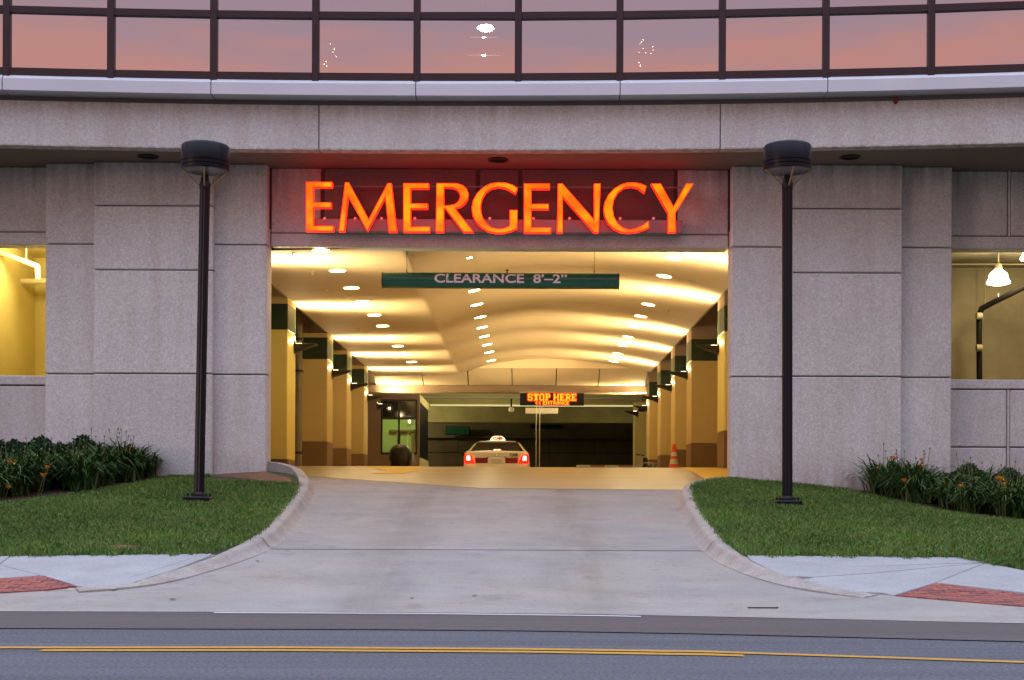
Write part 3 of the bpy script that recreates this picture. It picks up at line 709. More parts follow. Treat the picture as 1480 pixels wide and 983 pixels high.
# ------------------------------------------------------------------ building
bld = thing('hospital_building', 'grey precast concrete hospital with wide drive-through entrance and curved band of glass above', 'building', (0, 22, 0))
BY = Vector((0, 22, 0))
class BB(MB):                           # builder in the building's own frame
    def build(s, name, m, parent=None, **k):
        s.v = [(x, y-22, z) for x, y, z in s.v]
        return super().build(name, m, parent, **k)
ZT = 6.16
def panel(x0, x1, z0, z1, y=22.1, name='wall_panel', gap=.0085, depth=.2, m='wall'):
    return BB().box(x0+(gap if gap else 0), x1-(gap if gap else 0), y, y+depth, z0+gap, z1-gap).build(name, M[m], bld, bevel=.014)
J1, JN, J2, J3, JL, JC = 5.489, 4.923, 4.516, 2.947, 5.15, 2.79
def column_group(xs):
    a, b, c, d = xs
    for x0, x1 in ((a, b), (c, d)):
        for z0, z1 in ((.3, J3), (J3, JN), (JN, ZT)): panel(x0, x1, z0, z1)
    for z0, z1 in ((.3, J3), (J3, J2), (J2, J1), (J1, ZT)): panel(b-.03, c+.03, z0, z1, 21.99, depth=.3)
    BB().box(a+.03, d-.03, 22.16, 22.42, .2, ZT).build('wall_core', M['core'], bld)
LW = (-7.33, -6.535, -4.77, -3.945); RW = (3.105, 3.90, 5.66, 6.475)
column_group(LW); column_group(RW)
column_group((-14.6, -13.8, -12.1, -11.3)); column_group((10.45, 11.25, 13.0, 13.8))
# the returns of the opening, slightly recessed smooth concrete
for x0, x1 in ((-3.99, -3.95), (3.11, 3.15)):
    BB().box(x0, x1, 22.28, 22.47, .3, 5.2).build('opening_reveal', M['wall'], bld)
def bay(x0, x1, vj):
    yb = 22.35
    js = [x0]+vj+[x1]
    for v_ in vj:
        for z0, z1 in ((JL, ZT), (.3, JC)): BB().box(v_-.018, v_+.018, yb+.012, yb+.1, z0, z1).build('joint_strip', M['wall'], bld)
    for a, b in zip(js[:-1], js[1:]):
        aa = a+.022 if a != x0 else a; bb = b-.022 if b != x1 else b
        panel(aa, bb, JL, ZT, yb); panel(aa, bb, 1.9, JC, yb); panel(aa, bb, .3, 1.9, yb)
    panel(x0, x1, 4.945, JL, yb-.012, 'window_lintel', depth=.35); panel(x0, x1, JC, 2.95, yb-.012, 'window_sill', depth=.35)
    BB().box(x0-.05, x1+.05, yb+.04, yb+.25, .3, JC).build('wall_core', M['core'], bld)
    BB().box(x0-.05, x1+.05, yb+.04, yb+.25, JL, ZT).build('wall_core', M['core'], bld)
bay(-11.3, -7.33, [-9.3]); bay(6.475, 10.45, [7.42, 9.4])
# entrance lintel with its panels
lx = [P(x, 300, 22.35).x for x in (466, 691, 752, 977)]
js = [-3.945]+lx+[3.105]
for a, b in zip(js[:-1], js[1:]):
    panel(a+(.02 if a > -3.9 else 0), b-(.02 if b < 3.1 else 0), JL, ZT, 22.35, m='wall' if a < -3.9 or b > 3.1 else 'walld')
panel(-3.945, 3.105, 4.935, JL, 22.33, 'entrance_lintel', depth=.4)
BB().box(-3.99, 3.15, 22.40, 22.8, JL, ZT).build('wall_core', M['core'], bld)

# curved fascia, soffit, ledge, glass
RC, XC = 72.0, -2.0
def cy(X, Y0): return Y0-(X-XC)**2/(2*RC)
def curved(x0, x1, Y0, prof, n=None):     # prof: closed polygon (depth behind curve, z)
    n = n or max(2, int((x1-x0)/.7)); mb = BB(); k = len(prof); vs = []
    for i in range(n+1):
        X = x0+(x1-x0)*i/n
        for d, z in prof: vs.append((X, cy(X, Y0)+d, z))
    fs = [(i*k+j, i*k+(j+1) % k, (i+1)*k+(j+1) % k, (i+1)*k+j) for i in range(n) for j in range(k)]
    fs += [tuple(range(k-1, -1, -1)), tuple(n*k+j for j in range(k))]
    return mb.add(vs, fs)
jx = P(461,180,21.2).x; jr = P(1039,180,21.2).x; w_ = jr-jx
fj = [jx-2*w_, jx-w_, jx, jr, jr+w_, jr+2*w_]
for a, b in zip(fj[:-1], fj[1:]):
    curved(a+.008, b-.008, 21.2, [(0,6.146),(0,6.80),(.2,6.80),(.2,6.146)], 12).build('fascia_panel', M['wall'], bld, bevel=.006)
curved(fj[0], fj[-1], 21.24, [(0,6.16),(0,6.9),(.3,6.9),(.3,6.16)], 40).build('fascia_core', M['core'], bld)  # bare dark core above the panels stands in for the ledge shadow
mb = BB(); mb.grid(lambda u, v: ((lambda X: (X, cy(X, 21.38)*(1-v)+22.6*v, 6.155))(-16+32*u)), 40, 2); mb.build('soffit', M['soffit'], bld, fix=False)
# projecting ledge
def arcX(k): return -.138+k*1.465
lj = [arcX(k) for k in range(-11, 12, 2)]
lpx = [P(x, 128, 20.85).x for x in (7,308,602,894,1193)]
st_ = (lpx[-1]-lpx[0])/4; lj = [lpx[0]+st_*k for k in range(-3, 8)]
for a, b in zip(lj[:-1], lj[1:]):
    curved(a+.006, b-.006, 20.95, [(0,6.876),(0,7.055),(.07,7.12),(.3,7.12),(.3,6.876)], 6).build('ledge_panel', M['ledge'], bld, bevel=.004)
curved(lj[0], lj[-1], 20.965, [(0,6.89),(0,7.0),(.25,7.0),(.25,6.89)], 30).build('ledge_core', M['frame'], bld)
Z0, Z1, Z2, Z3 = 7.215, 8.005, 8.10, 9.80
rails = [(7.105, Z0), (Z1, Z2), (Z3, Z3+.095), (11.5, 11.62)]
for k in range(-10, 11):
    X0, X1 = arcX(k), arcX(k+1)
    for z0, z1 in rails:
        a, b = (X0, cy(X0, 21.0)), (X1, cy(X1, 21.0))
        if z0 < 9:
            mb = BB(); mb.add([(a[0],a[1],z0),(b[0],b[1],z0),(b[0],b[1]+.12,z0),(a[0],a[1]+.12,z0),(a[0],a[1],z1),(b[0],b[1],z1),(b[0],b[1]+.12,z1),(a[0],a[1]+.12,z1)],
                [(3,2,1,0),(4,5,6,7),(0,1,5,4),(1,2,6,5),(2,3,7,6),(3,0,4,7)]); mb.build('transom', M['frame'], bld)
    x0, x1 = X0+.045, X1-.045
    for (z0, z1) in ((Z0, Z1), (Z2, Z3)):
        ya_, yb_ = cy(x0, 21.05), cy(x1, 21.05)
        tx = random.uniform(-.004, .004); ty = random.uniform(-.006, .006)
        mb = BB(); mb.add([(x0,ya_-ty,z0-.01),(x1,yb_+ty,z0-.01),(x1,yb_+ty+tx,z1+.01),(x0,ya_-ty+tx,z1+.01)], [(0,1,2,3)])
        mb.add([(x0,ya_-ty+.02,z0-.01),(x1,yb_+ty+.02,z0-.01),(x1,yb_+ty+tx+.02,z1+.01),(x0,ya_-ty+tx+.02,z1+.01)], [(0,1,2,3)]) if False else None
        mb.build('glass_pane', M['glass'], bld)
    BB().box(X0-.05, X0+.05, cy(X0, 20.985), cy(X0, 21.16), 7.08, 9.9).build('mullion', M['frame'], bld, bevel=.006)
# upper storey inside and roof so that it is a real volume
M['upin'] = mat('upper_room_wall', (.10,.085,.075), .8)
BB().box(-16, 16, 21.7, 30, 6.9, 7.04).build('upper_floor', M['upin'], bld)
BB().box(-16, 16, 29, 29.2, 7.04, 9.9).build('upper_back_wall', M['upin'], bld)
curved(-16, 16, 20.9, [(0,9.9),(0,12.4),(9,12.4),(9,9.9)], 30).build('upper_storey', M['wall'], bld)
for s_ in (-16.2, 16): BB().box(s_, s_+.2, 21.6, 30, 6.9, 12.3).build('end_wall', M['wall'], bld)
# floor structure above the tunnel and garage, outer walls
BB().box(-16, 16, 22.9, 64.5, 6.2, 6.5).build('deck_slab', M['garage'], bld)

# recessed lights in the soffit (unlit)
for px, py, lab in ((214,226,'unlit black recessed downlight in the soffit left of the left lamp post'),(720,231,'unlit black recessed downlight in the soffit above the red lit letters'),(1229,227,'unlit black recessed downlight in the soffit right of the right lamp post')):
    Yv = 5.2*F/(PY-py+(px-PX)*ROLL); p = P(px, py, Yv)
    t = thing('recessed_light', lab, 'light', (p.x, p.y, 6.15))
    MB().lathe([(.10,.0),(.155,.0),(.155,-.012),(.12,-.02),(.10,0.02)], n=20).build('trim_ring', M['dark'], t)
    MB().lathe([(.0,.004),(.11,.003)], n=20).build('baffle', M['black'], t)

# ------------------------------------------------------------------ tunnel: piers, vaulted ceiling, walls
PXL, PXR = -4.53, 3.75  # tunnel and far garage coordinates below were scaled up about the camera beforehand
def pier(x0, x1, y0, y1, zt, zbase, band, top='taupe', body='cream'):
    zf = zd((y0+y1)/2)-.2
    p = BB().box(x0, x1, y0, y1, zbase, band[0]).build('pier', M[body], bld, bevel=.012)
    def sub(name, m, z0, z1):
        BB().box(x0-.003, x1+.003, y0-.003, y1+.003, z0, z1).build(name, M[m], p, bevel=.008).location = (0,0,0)
    sub('base_band', 'brown', zf, zbase); sub('green_band', 'green', band[0], band[1])
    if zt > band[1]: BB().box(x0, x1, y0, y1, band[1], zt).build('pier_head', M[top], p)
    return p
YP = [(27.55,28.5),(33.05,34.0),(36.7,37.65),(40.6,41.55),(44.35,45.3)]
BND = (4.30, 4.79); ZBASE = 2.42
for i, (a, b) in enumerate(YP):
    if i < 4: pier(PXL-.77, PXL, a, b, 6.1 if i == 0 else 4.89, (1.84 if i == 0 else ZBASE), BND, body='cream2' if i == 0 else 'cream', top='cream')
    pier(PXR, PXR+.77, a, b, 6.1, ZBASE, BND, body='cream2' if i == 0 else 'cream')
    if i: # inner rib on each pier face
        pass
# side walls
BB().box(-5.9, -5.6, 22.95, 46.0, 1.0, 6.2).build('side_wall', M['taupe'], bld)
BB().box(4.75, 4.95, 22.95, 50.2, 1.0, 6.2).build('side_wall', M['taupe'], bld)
# ceiling: cross-section blends from the portal to the far end
prof = [(-4.53,4.90),(-4.0,4.905),(-3.15,4.93),(-2.6,4.945),(-2.05,4.975),(-1.5,5.16),(-1.0,5.29),(-.3,5.40),(.35,5.45),(1.3,5.42),(2.0,5.35),(2.58,5.28),(3.2,5.17),(3.75,5.05)]
def smooth_prof(prof, crease):
    out = []; i0 = [i for i, p in enumerate(prof) if abs(p[0]-crease) < 1e-6][0]
    for seg in (prof[:i0+1], prof[i0:]):
        sp = smooth_path([(*p,) for p in seg], 6); out += sp if not out else sp[1:]
    return out
prof = smooth_prof(prof, -2.05); nn = len(prof); CE = 44.0; CF = 22.5
def seam_shift(X, t): return .12*(1-t)**2*max(0, 1-abs(X+2.05)/1.8)     # the crease drifts sideways towards the portal
def ripple(Y): return 0.0
NY = 60; vs = []
for j in range(NY+1):
    t = j/NY; Y = CF+(CE-CF)*t
    for X, z in prof: vs.append((X+seam_shift(X, t), Y, z+ripple(Y)))
mb = BB().add(vs, [(j*nn+i, (j+1)*nn+i, (j+1)*nn+i+1, j*nn+i+1) for j in range(NY) for i in range(nn-1)])
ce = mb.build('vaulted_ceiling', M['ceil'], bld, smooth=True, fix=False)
def ceil_z(X, Y): return float(np.interp(X, [p[0] for p in prof], [p[1] for p in prof]))+ripple(Y)
M['cjoint'] = mat('vault_joint', (.42,.33,.2), .7)
for Yj in np.arange(24.6, 43.5, 2.35):
    mb = BB(); vs = []
    for X, z in prof: vs += [(X, Yj+.10*X, z-.003), (X, Yj+.10*X+.016, z-.003)]
    mb.add(vs, [(2*i, 2*i+1, 2*i+3, 2*i+2) for i in range(nn-1)]).build('ceiling_joint', M['cjoint'], bld, fix=False)
# upstand at the ceiling edges and thin panel joints across the vault
for X0, z0 in ((-4.54, 4.90), (3.76, 5.05)):
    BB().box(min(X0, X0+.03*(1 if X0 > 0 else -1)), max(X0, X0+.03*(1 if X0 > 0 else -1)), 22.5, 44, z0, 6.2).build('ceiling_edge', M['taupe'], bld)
# far bulkhead: curved cove panels with joints
bx = [P(x, 545, 44.5).x for x in (540, 610, 676, 740, 804, 866, 935)]
def cove(x0, x1):
    pts = []
    for k in range(7):
        t = k/6; pts.append((44.05+1.25*t, 5.17-.42*math.sin(t*math.pi/2)**1.3))
    mb = BB(); n = len(pts); vs = [(x0, y, z) for y, z in pts]+[(x1, y, z) for y, z in pts]+[(x0, y, z+.05) for y, z in pts]+[(x1, y, z+.05) for y, z in pts]
    fs = [(i, i+1, n+i+1, n+i) for i in range(n-1)]+[(2*n+i, 3*n+i, 3*n+i+1, 2*n+i+1) for i in range(n-1)]
    return mb.add(vs, fs).build('cove_panel', M['ceil'], bld, smooth=True, fix=False)
for a, b in zip(bx[:-1], bx[1:]): cove(a+.014, b-.014)
BB().box(-5.6, 4.75, 44.12, 45.3, 5.25, 5.4).build('cove_core', M['core'], bld)
BB().box(-5.6, 4.75, 45.31, 45.8, 4.52, 4.75).build('beam', M['taupe'], bld, bevel=.01)
BB().box(-5.6, 4.75, 45.34, 45.8, 4.751, 6.15).build('beam', M['taupe'], bld)
BB().box(-5.6, 4.75, 44.02, 44.06, 5.16, 6.15).build('end_gable', M['ceil'], bld)
# last right wall pier, pale yellow
p_ = BB().box(3.75, 4.75, 50.2, 51.0, 1.3, 4.6).build('pier', M['garage_y'], bld, bevel=.01)
BB().box(3.746, 4.754, 50.196, 51.004, 1.2, 1.9).build('base_band', M['green'], p_)

# garage beyond
gx0, gx1 = -9.0, 7.0
BB().box(gx0, gx1, 53.8, 54.2, .95+147*53.8/F, 6.2).build('beam', M['garage_y'], bld, bevel=.015)
BB().box(gx0, gx1, 58.8, 59.3, .95+122*58.8/F, .95+145*58.8/F).build('beam', M['garage_y2'], bld, bevel=.015)
BB().box(gx0, gx1, 59.3, 63.7, .95+146*59/F, 6.2).build('beam', M['garage'], bld)
BB().box(gx0, gx1, 63.7, 64, .95+102*63.7/F, 6.2).build('back_wall', M['garage'], bld)
BB().box(gx0, gx1, 63.5, 63.69, .95+99*63.7/F, .95+102*63.7/F).build('wall_ledge', M['garage'], bld, bevel=.02)
xw = np.linspace(gx0, gx1, 9)
for i in range(8):
    BB().box(xw[i]+.01, xw[i+1]-.01, 63.72, 64, .95+79*63.7/F, .95+98.5*63.7/F).build('wall_panel', M['garage_dk'], bld)
    BB().box(xw[i]+.01, xw[i+1]-.01, 63.74, 64, 1.0, .95+78*63.7/F).build('wall_panel', M['garage_dk'], bld)
BB().box(gx0-.3, gx0, 46, 64.3, 1.0, 6.2).build('side_wall', M['garage'], bld)
BB().box(gx1, gx1+.3, 46, 64.3, 1.0, 6.2).build('side_wall', M['garage'], bld)
BB().box(4.75, gx1+.3, 51.0, 51.2, 1.0, 6.2).build('side_wall', M['garage'], bld)
BB().box(gx0-.3, -5.6, 46.0, 46.3, 1.0, 6.2).build('side_wall', M['garage'], bld)
BB().box(P(767,616,63.4).x, P(814,616,63.4).x, 63.3, 63.49, P(767,619.5,63.4).z, P(767,614,63.4).z).build('wall_slot', M['black'], bld)
tag(BB().grid(lambda u, v: (gx0+(gx1-gx0)*u, 46.5+17.5*v, 1.45), 2, 2).build('garage_floor', M['garage']), kind='structure').location = (0, 22, 0)
BB().box(gx0-.3, gx1+.3, 64.31, 64.5, .9, 6.2).build('rear_wall', M['core'], bld)
BB().box(gx0-.3, gx1+.3, 22.9, 64.5, 6.51, 6.6).build('roof_deck', M['core'], bld)

# ------------------------------------------------------------------ tunnel lights
def spot(loc, target, watts, size, blend, col, rad=.05):
    L = bpy.data.lights.new('spot', 'SPOT'); L.energy = watts; L.spot_size = R(size); L.spot_blend = blend; L.color = col; L.shadow_soft_size = rad
    o = bpy.data.objects.new('lamp_beam', L); COL.objects.link(o); o.location = loc
    o.rotation_euler = (Vector(loc)-Vector(target)).to_track_quat('Z', 'Y').to_euler(); return o
def pointl(loc, watts, col, rad=.1):
    L = bpy.data.lights.new('point', 'POINT'); L.energy = watts; L.color = col; L.shadow_soft_size = rad
    o = bpy.data.objects.new('lamp_glow', L); COL.objects.link(o); o.location = loc; return o
WARM = (1, .75, .38)
def uplight(x, y, z, s, label, watts=150):
    t = thing('wall_uplight', label, 'light', (x, y, z), 'wedge shaped uplights on the tunnel piers')
    # wedge housing: open trough on top, sloping underside; s = direction into the tunnel
    mb = MB().prism_y([(0,-.16),(0,0),(s*.02,0),(s*.03,-.012),(s*.36,-.012),(s*.42,0.0),(s*.42,-.02)], -.17, .17)
    mb.build('housing', M['dark'], t, bevel=.006)
    MB().box(min(0,-s*.02), max(0,-s*.02), -.2, .2, -.2, .05).build('wall_plate', M['dark'], t)
    a_, b_ = sorted((s*.03, s*.15))
    MB().box(a_, b_, -.12, .12, -.012, -.004).build('lens', M['lit_lens'], t)
    sp = spot((x+s*.10, y+.05, z+.07), (x+s*.8, y+.35, z+1.1), watts*1.0, 150, 1, WARM, .05); sp.scale = (.50, 1, 1)
    sp = spot((x+s*.10, y+.05, z+.07), (x+s*2.4, y+.75, z+1.15), watts*1.9, 92, 1, WARM, .05); sp.scale = (.68, 1, 1)
    pointl((x+s*.09, y+.0, z+.06), watts*.03, WARM, .03)
    return t
nums = ['nearest', 'second', 'third', 'fourth', 'fifth']
upz = 4.13
for i, (a, b) in enumerate(YP):
    y = b-.05
    if i < 4: uplight(PXL, y, upz, 1, f'black wedge uplight on the {nums[i]} left pier of the tunnel', 420)
    if i < 5: uplight(PXR, y, upz, -1, f'black wedge uplight on the {nums[i]} right pier of the tunnel', 420)
uplight(-4.6, 45.0, 4.13, 1, 'black wedge uplight beside the attendant booth window', 240)
uplight(3.75, 49.0, 4.2, -1, 'black wedge uplight above the pale yellow end pier', 60)
# one more pair on the walls just inside the portal
uplight(-4.55, 23.0, upz, 1, 'wedge uplight behind the left jamb of the entrance', 420)
uplight(3.77, 24.3, upz, -1, 'wedge uplight behind the right jamb of the entrance', 420)
for x in (-5.0, 3.78): BB().box(x, x+(.45 if x < 0 else .5), 22.96, 23.2 if x < 0 else 24.6, .9, 6.1).build('pier', M['cream'], bld)
rows = {
 'left': [(464,361),(488,391),(508,416),(524,436),(541,455),(553,471),(564,486),(575,500),(586,511),(595,523),(603,532)],
 'middle': [(674,373),(680,398),(684,420),(689,440),(694,458),(697,473),(700,486),(704,498),(707,509),(710,521)],
 'right': [(973,373),(960,399),(948,421),(937,440),(926,457),(915,472),(908,487),(900,499),(893,511),(887,522)]}
for rn, pts in rows.items():
    for i, (px, py) in enumerate(pts):
        Y = 30.0
        for _ in range(25):
            X = P(px, py, Y).x; z = ceil_z(X, Y); ox, oy = off(px, py); Y = .5*Y+.5*(z-ZC)*F/(-oy)
        Y = min(max(Y, 22.6), 43.8)
        X = P(px, py, Y).x; z = ceil_z(X, Y)
        t = thing('downlight', f'{ORD[i]} lit round downlight from the entrance in the {rn} row of the vault', 'light', (X, Y, z-.004), 'lit downlights set in the vaulted ceiling')
        sl_ = (ceil_z(X+.12, Y)-ceil_z(X-.12, Y))/.24; t.rotation_euler = (0, -math.atan(sl_), 0)
        MB().lathe([(.142,.0),(.152,-.003),(.142,-.006),(.136,-.005)], n=20).build('trim', M['pipe'], t)
        MB().lathe([(.0,-.005),(.137,-.004)], n=20).build('lens', M['downlight'], t)

# ------------------------------------------------------------------ small ceiling items, pipe, booth
for i, (px, py) in enumerate([(423,363),(452,393),(472,418),(520,474),(733,390),(1014,378),(997,405),(981,426),(966,449)]):
    Y = 30.0
    for _ in range(25):
        X = P(px, py, Y).x; z = ceil_z(X, Y); ox, oy = off(px, py); Y = .5*Y+.5*(z-ZC)*F/(-oy)
    Y = max(Y, 22.7); X = P(px, py, Y).x
    mb = MB().lathe([(0,0),(.035,0),(.035,-.01),(.012,-.02),(.012,-.05),(.02,-.055),(0,-.058)], n=10)
    o = mb.build('fire_sprinkler', M['pipe'] if i != 4 else M['dark']); o.location = (X, Y, ceil_z(X, Y))
    tag(o, 'small sprinkler head under the vaulted ceiling' if i != 4 else 'dark sprinkler head above the green clearance sign', 'sprinkler', 'sprinkler heads under the vault' if i != 4 else None)
# pipe down the left wall
t = thing('drain_pipe', 'vertical drain pipe with clamps behind the nearest left pier', 'pipe', (-5.02, 32.0, 0))
MB().tube((0,0,1.5),(0,0,6),.085,n=14).build('pipe', M['garage'], t, smooth=True)
for z in (2.1, 3.9, 4.6): MB().tube((0,0,z),(0,0,z+.05),.11,n=14).box(-.16,-.09,-.02,.02,z,z+.05).build('clamp', M['dark'], t)

bt = thing('attendant_booth', 'brown attendant booth with dark framed windows lit green inside', 'booth', (-3.65, 46.4, 1.5))
def bo(x0,x1,y0,y1,z0,z1,name,m,par=None,**k):
    return MB().box(x0+3.65,x1+3.65,y0-46.4,y1-46.4,z0-1.5,z1-1.5).build(name, M[m], par or bt, **k)
M['boothw'] = mat('booth_brown_wall', (.17,.115,.075), .7, noise=.08, nscale=1.5); M['tglass'] = mat('tinted_glass', (.012,.009,.008), .08, spec=.5)
BX0, BX1, BY0 = -5.6, P(606,600,46.4).x, 46.4
WX0, WX1 = P(550,600,46.4).x, P(603,600,46.4).x
WZ1, WZ0, WZM = P(0,572,46.4).z-.06, P(0,652,46.4).z-.06, P(0,601,46.4).z-.06
bo(BX0, WX0, 46.4, 46.6, 1.4, 4.55, 'wall', 'boothw'); bo(WX0, WX1, 46.4, 46.6, 1.4, WZ0, 'wall', 'boothw')
bo(WX0, BX1, 46.4, 46.6, WZ1, 4.55, 'wall', 'boothw'); bo(WX1, BX1, 46.4, 46.6, 1.4, WZ1, 'wall', 'boothw')
wf = bo(WX0, WX1, 46.43, 46.5, WZ0, WZ0+.07, 'window', 'black')
for a in (WX0, (WX0+WX1)/2-.03, WX1-.06): bo(a, a+.06, 46.43, 46.5, WZ0+.07, WZ1, 'frame', 'black', wf)
for z in (WZM, WZ1-.06): bo(WX0+.06, WX1-.06, 46.44, 46.49, z, z+.06, 'frame', 'black', wf)
xm = (WX0+WX1)/2
for a_, b_ in ((WX0+.05, xm-.02), (xm+.02, WX1-.05)):
    bo(a_, b_, 46.455, 46.465, WZ0+.05, WZM+.01, 'pane', 'clear', wf); bo(a_, b_, 46.455, 46.465, WZM+.05, WZ1-.05, 'pane', 'tglass', wf)
M['boothw'] = mat('booth_brown_wall', (.17,.115,.075), .7, noise=.08, nscale=1.5)
M['booth_in'] = mat('booth_green_wall', (.42,.48,.22), .7)
bo(BX0, BX1-.1, 49.6, 49.7, 1.4, 4.55, 'back_wall', 'booth_in')
for a in (.25, .75, 1.05): bo(WX0+a, WX0+a+.1, 49.4, 49.55, 1.4, 3.5, 'blind_post', 'garage_dk')
bo(WX0, WX1, 49.3, 49.55, 3.5, 3.56, 'shelf', 'garage_dk')
bo(BX0, BX1-.1, 46.6, 49.6, 4.2, 4.25, 'ceiling', 'booth_in')
# side wall with low panel and dark windows
bo(BX1-.1, BX1, 46.601, 51.0, 1.4, P(0,661,48.5).z, 'side_panel', 'garage_y')
sw = bo(BX1-.07, BX1-.03, 46.601, 51.0, P(0,661,48.5).z, 4.3, 'side_window', 'black')
bo(BX1-.1, BX1+.01, 46.601, 51.0, 4.3, 4.55, 'side_header', 'garage_y')
pl_ = pointl((-4.4, 48.0, 4.0), 60, (.75,1,.35), .12); 
t = thing('booth_lamp', 'small ceiling lamp inside the attendant booth', 'light', (-4.4, 48.0, 4.14)); MB().lathe([(0,.03),(.14,.03),(.12,-.03),(0,-.04)], n=14).build('diffuser', M['globe'], t)

# trash bin in front of the booth
t = thing('trash_bin', 'dark domed litter bin in front of the booth window', 'bin', tuple(P(578,690,41.0)*1.0)[:2]+(zd(41.0),))
MB().lathe([(0,0),(.25,0),(.27,.02),(.27,.72),(.25,.74)], n=20).build('body', M['black'], t, smooth=True)
MB().lathe([(.30,.72),(.31,.80),(.30,.86)], n=20).build('rim', M['dark'], t, smooth=True)
MB().lathe([(.30,.86),(.29,.98),(.24,1.08),(.14,1.15),(0,1.17)], n=20).build('dome_lid', M['black'], t, smooth=True)
MB().box(-.12,.12,-.31,-.28,.88,1.02).build('opening_flap', M['dark'], t)
t2 = thing('bag', 'grey bag hanging on the side of the litter bin', 'bag', (t.location.x+.36, t.location.y, zd(41.0)+.55)); MB().ball((0,0,.15),.1,8,10,(.7,.9,2.4)).build('sack', M['raceway'], t2, smooth=True)
MB().tube((0,0,.35),(-.06,0,.45),.01,n=5).build('handle', M['raceway'], t2)

# traffic cone
M['cone'] = mat('cone_orange', (.85,.10,.03), .45); M['reflect'] = mat('cone_white_collar', (.7,.68,.6), .4)
cx_ = P(974,690,32.5); t = thing('traffic_cone', 'orange traffic cone with two pale collars beside the right piers', 'cone', (cx_.x, 32.5, zd(32.5)))
MB().box(-.18,.18,-.18,.18,0,.03).build('base', M['cone'], t, bevel=.01)
def rz(z): return .135-(.135-.03)*z/.74
for a, b, mm in ((.03,.25,'cone'),(.25,.36,'reflect'),(.36,.43,'cone'),(.43,.52,'reflect'),(.52,.70,'cone')):
    MB().lathe([(rz(a),a),(rz(b),b)]+([(0,b)] if b == .70 else []), n=20).build('collar' if mm == 'reflect' else 'cone_body', M[mm], t, smooth=True)

# wheelchair
wx = P(943,680,39.0); t = thing('wheelchair', 'folded-back wheelchair parked beside the far right pier', 'wheelchair', (wx.x-.1, 38.9, zd(38.9)), None, (0,0,R(68)))
t.scale = (.86,.86,.80)
def ring(mb, c, r_, tr, n=20, ax='x'):
    pts = [Vector((c[0], c[1]+r_*math.cos(2*math.pi*i/n), c[2]+r_*math.sin(2*math.pi*i/n))) for i in range(n+1)]
    for a, b in zip(pts[:-1], pts[1:]): mb.tube(a, b, tr, n=6)
    return mb
for s_ in (-.27, .27):
    w = ring(MB(), (s_,0,.31), .30, .016).build('wheel', M['dark'], t)
    mb = MB()
    for k in range(8): mb.tube((s_,0,.31),(s_,.29*math.cos(k*.785),.31+.29*math.sin(k*.785)),.004,n=4)
    mb.build('spokes', M['steelpipe'], w)
    ring(MB(), (s_*.85,-.42,.09), .08, .014, 12).build('caster', M['dark'], t)
    MB().path([(s_*.85,.25,1.0),(s_*.85,.15,.92),(s_*.85,.12,.5),(s_*.85,-.38,.48),(s_*.85,-.45,.12)],.014).path([(s_*.85,.14,.72),(s_*.85,-.2,.72),(s_*.85,-.2,.5)],.014).build('side_frame', M['steelpipe'], t)
    MB().tube((s_*.85,.35,1.0),(s_*.85,.22,.98),.02,n=8).build('handle', M['black'], t)
MB().box(-.22,.22,-.33,.12,.47,.50).build('seat', M['black'], t, bevel=.01); MB().box(-.20,.20,.11,.14,.55,.90).build('backrest', M['black'], t, bevel=.01)
MB().box(-.18,.18,-.55,-.42,.08,.10).build('footrest', M['steelpipe'], t)

# clearance sign
p = P(723.5, 406, 22.95)
t = thing('clearance_sign', 'green clearance bar sign hanging on two chains in the entrance', 'sign', (p.x, 22.95, p.z))
HW = 170*22.95/F; HH = .125
MB().tube((-HW,0,0),(HW,0,0),HH,n=28).build('sign_bar', M['signgreen'], t, smooth=True)
for s_ in (-1, 1): MB().tube((s_*HW,0,0),(s_*(HW+.012),0,0),HH+.006,n=28).build('end_cap', M['dark'], t)
for px in (588, 859):
    X = P(px, 380, 22.95).x-p.x; mb = MB(); zt_ = 2.0; z = HH+.03
    ring(mb, (X, 0, z+.0), .022, .006, 10); z += .03
    k = 0
    while z < .62:
        if k % 2: mb.tube((X,-.008,z),(X,-.008,z+.03),.003,n=4).tube((X,.008,z),(X,.008,z+.03),.003,n=4)
        else: mb.tube((X-.008,0,z),(X-.008,0,z+.03),.003,n=4).tube((X+.008,0,z),(X+.008,0,z+.03),.003,n=4)
        z += .027; k += 1
    mb.build('chain', M['dark'], t)
def text_mesh(s, size, ext=.004, offs=0.0, sx=1.0, spacing=1.0):
    c = bpy.data.curves.new('txt', 'FONT'); c.body = s; c.size = size; c.extrude = ext; c.offset = offs; c.align_x = 'CENTER'; c.align_y = 'CENTER'; c.space_character = spacing
    c.resolution_u = 4
    o = bpy.data.objects.new('txt', c); COL.objects.link(o); dg = bpy.context.evaluated_depsgraph_get(); dg.update()
    me = bpy.data.meshes.new_from_object(o.evaluated_get(dg)); bpy.data.objects.remove(o); bpy.data.curves.remove(c)
    for v in me.vertices: x, y, z = v.co; v.co = (x*sx, -z, y)
    return me
def text_part(name, s, size, m, parent, loc, **k):
    me = text_mesh(s, size, **k); xs = [v.co.x for v in me.vertices]; cxm = (min(xs)+max(xs))/2
    for v in me.vertices: v.co.x -= cxm
    me.materials.append(m); o = bpy.data.objects.new(name, me); COL.objects.link(o); o.parent = parent; o.location = loc
    return o, (max(xs)-min(xs))
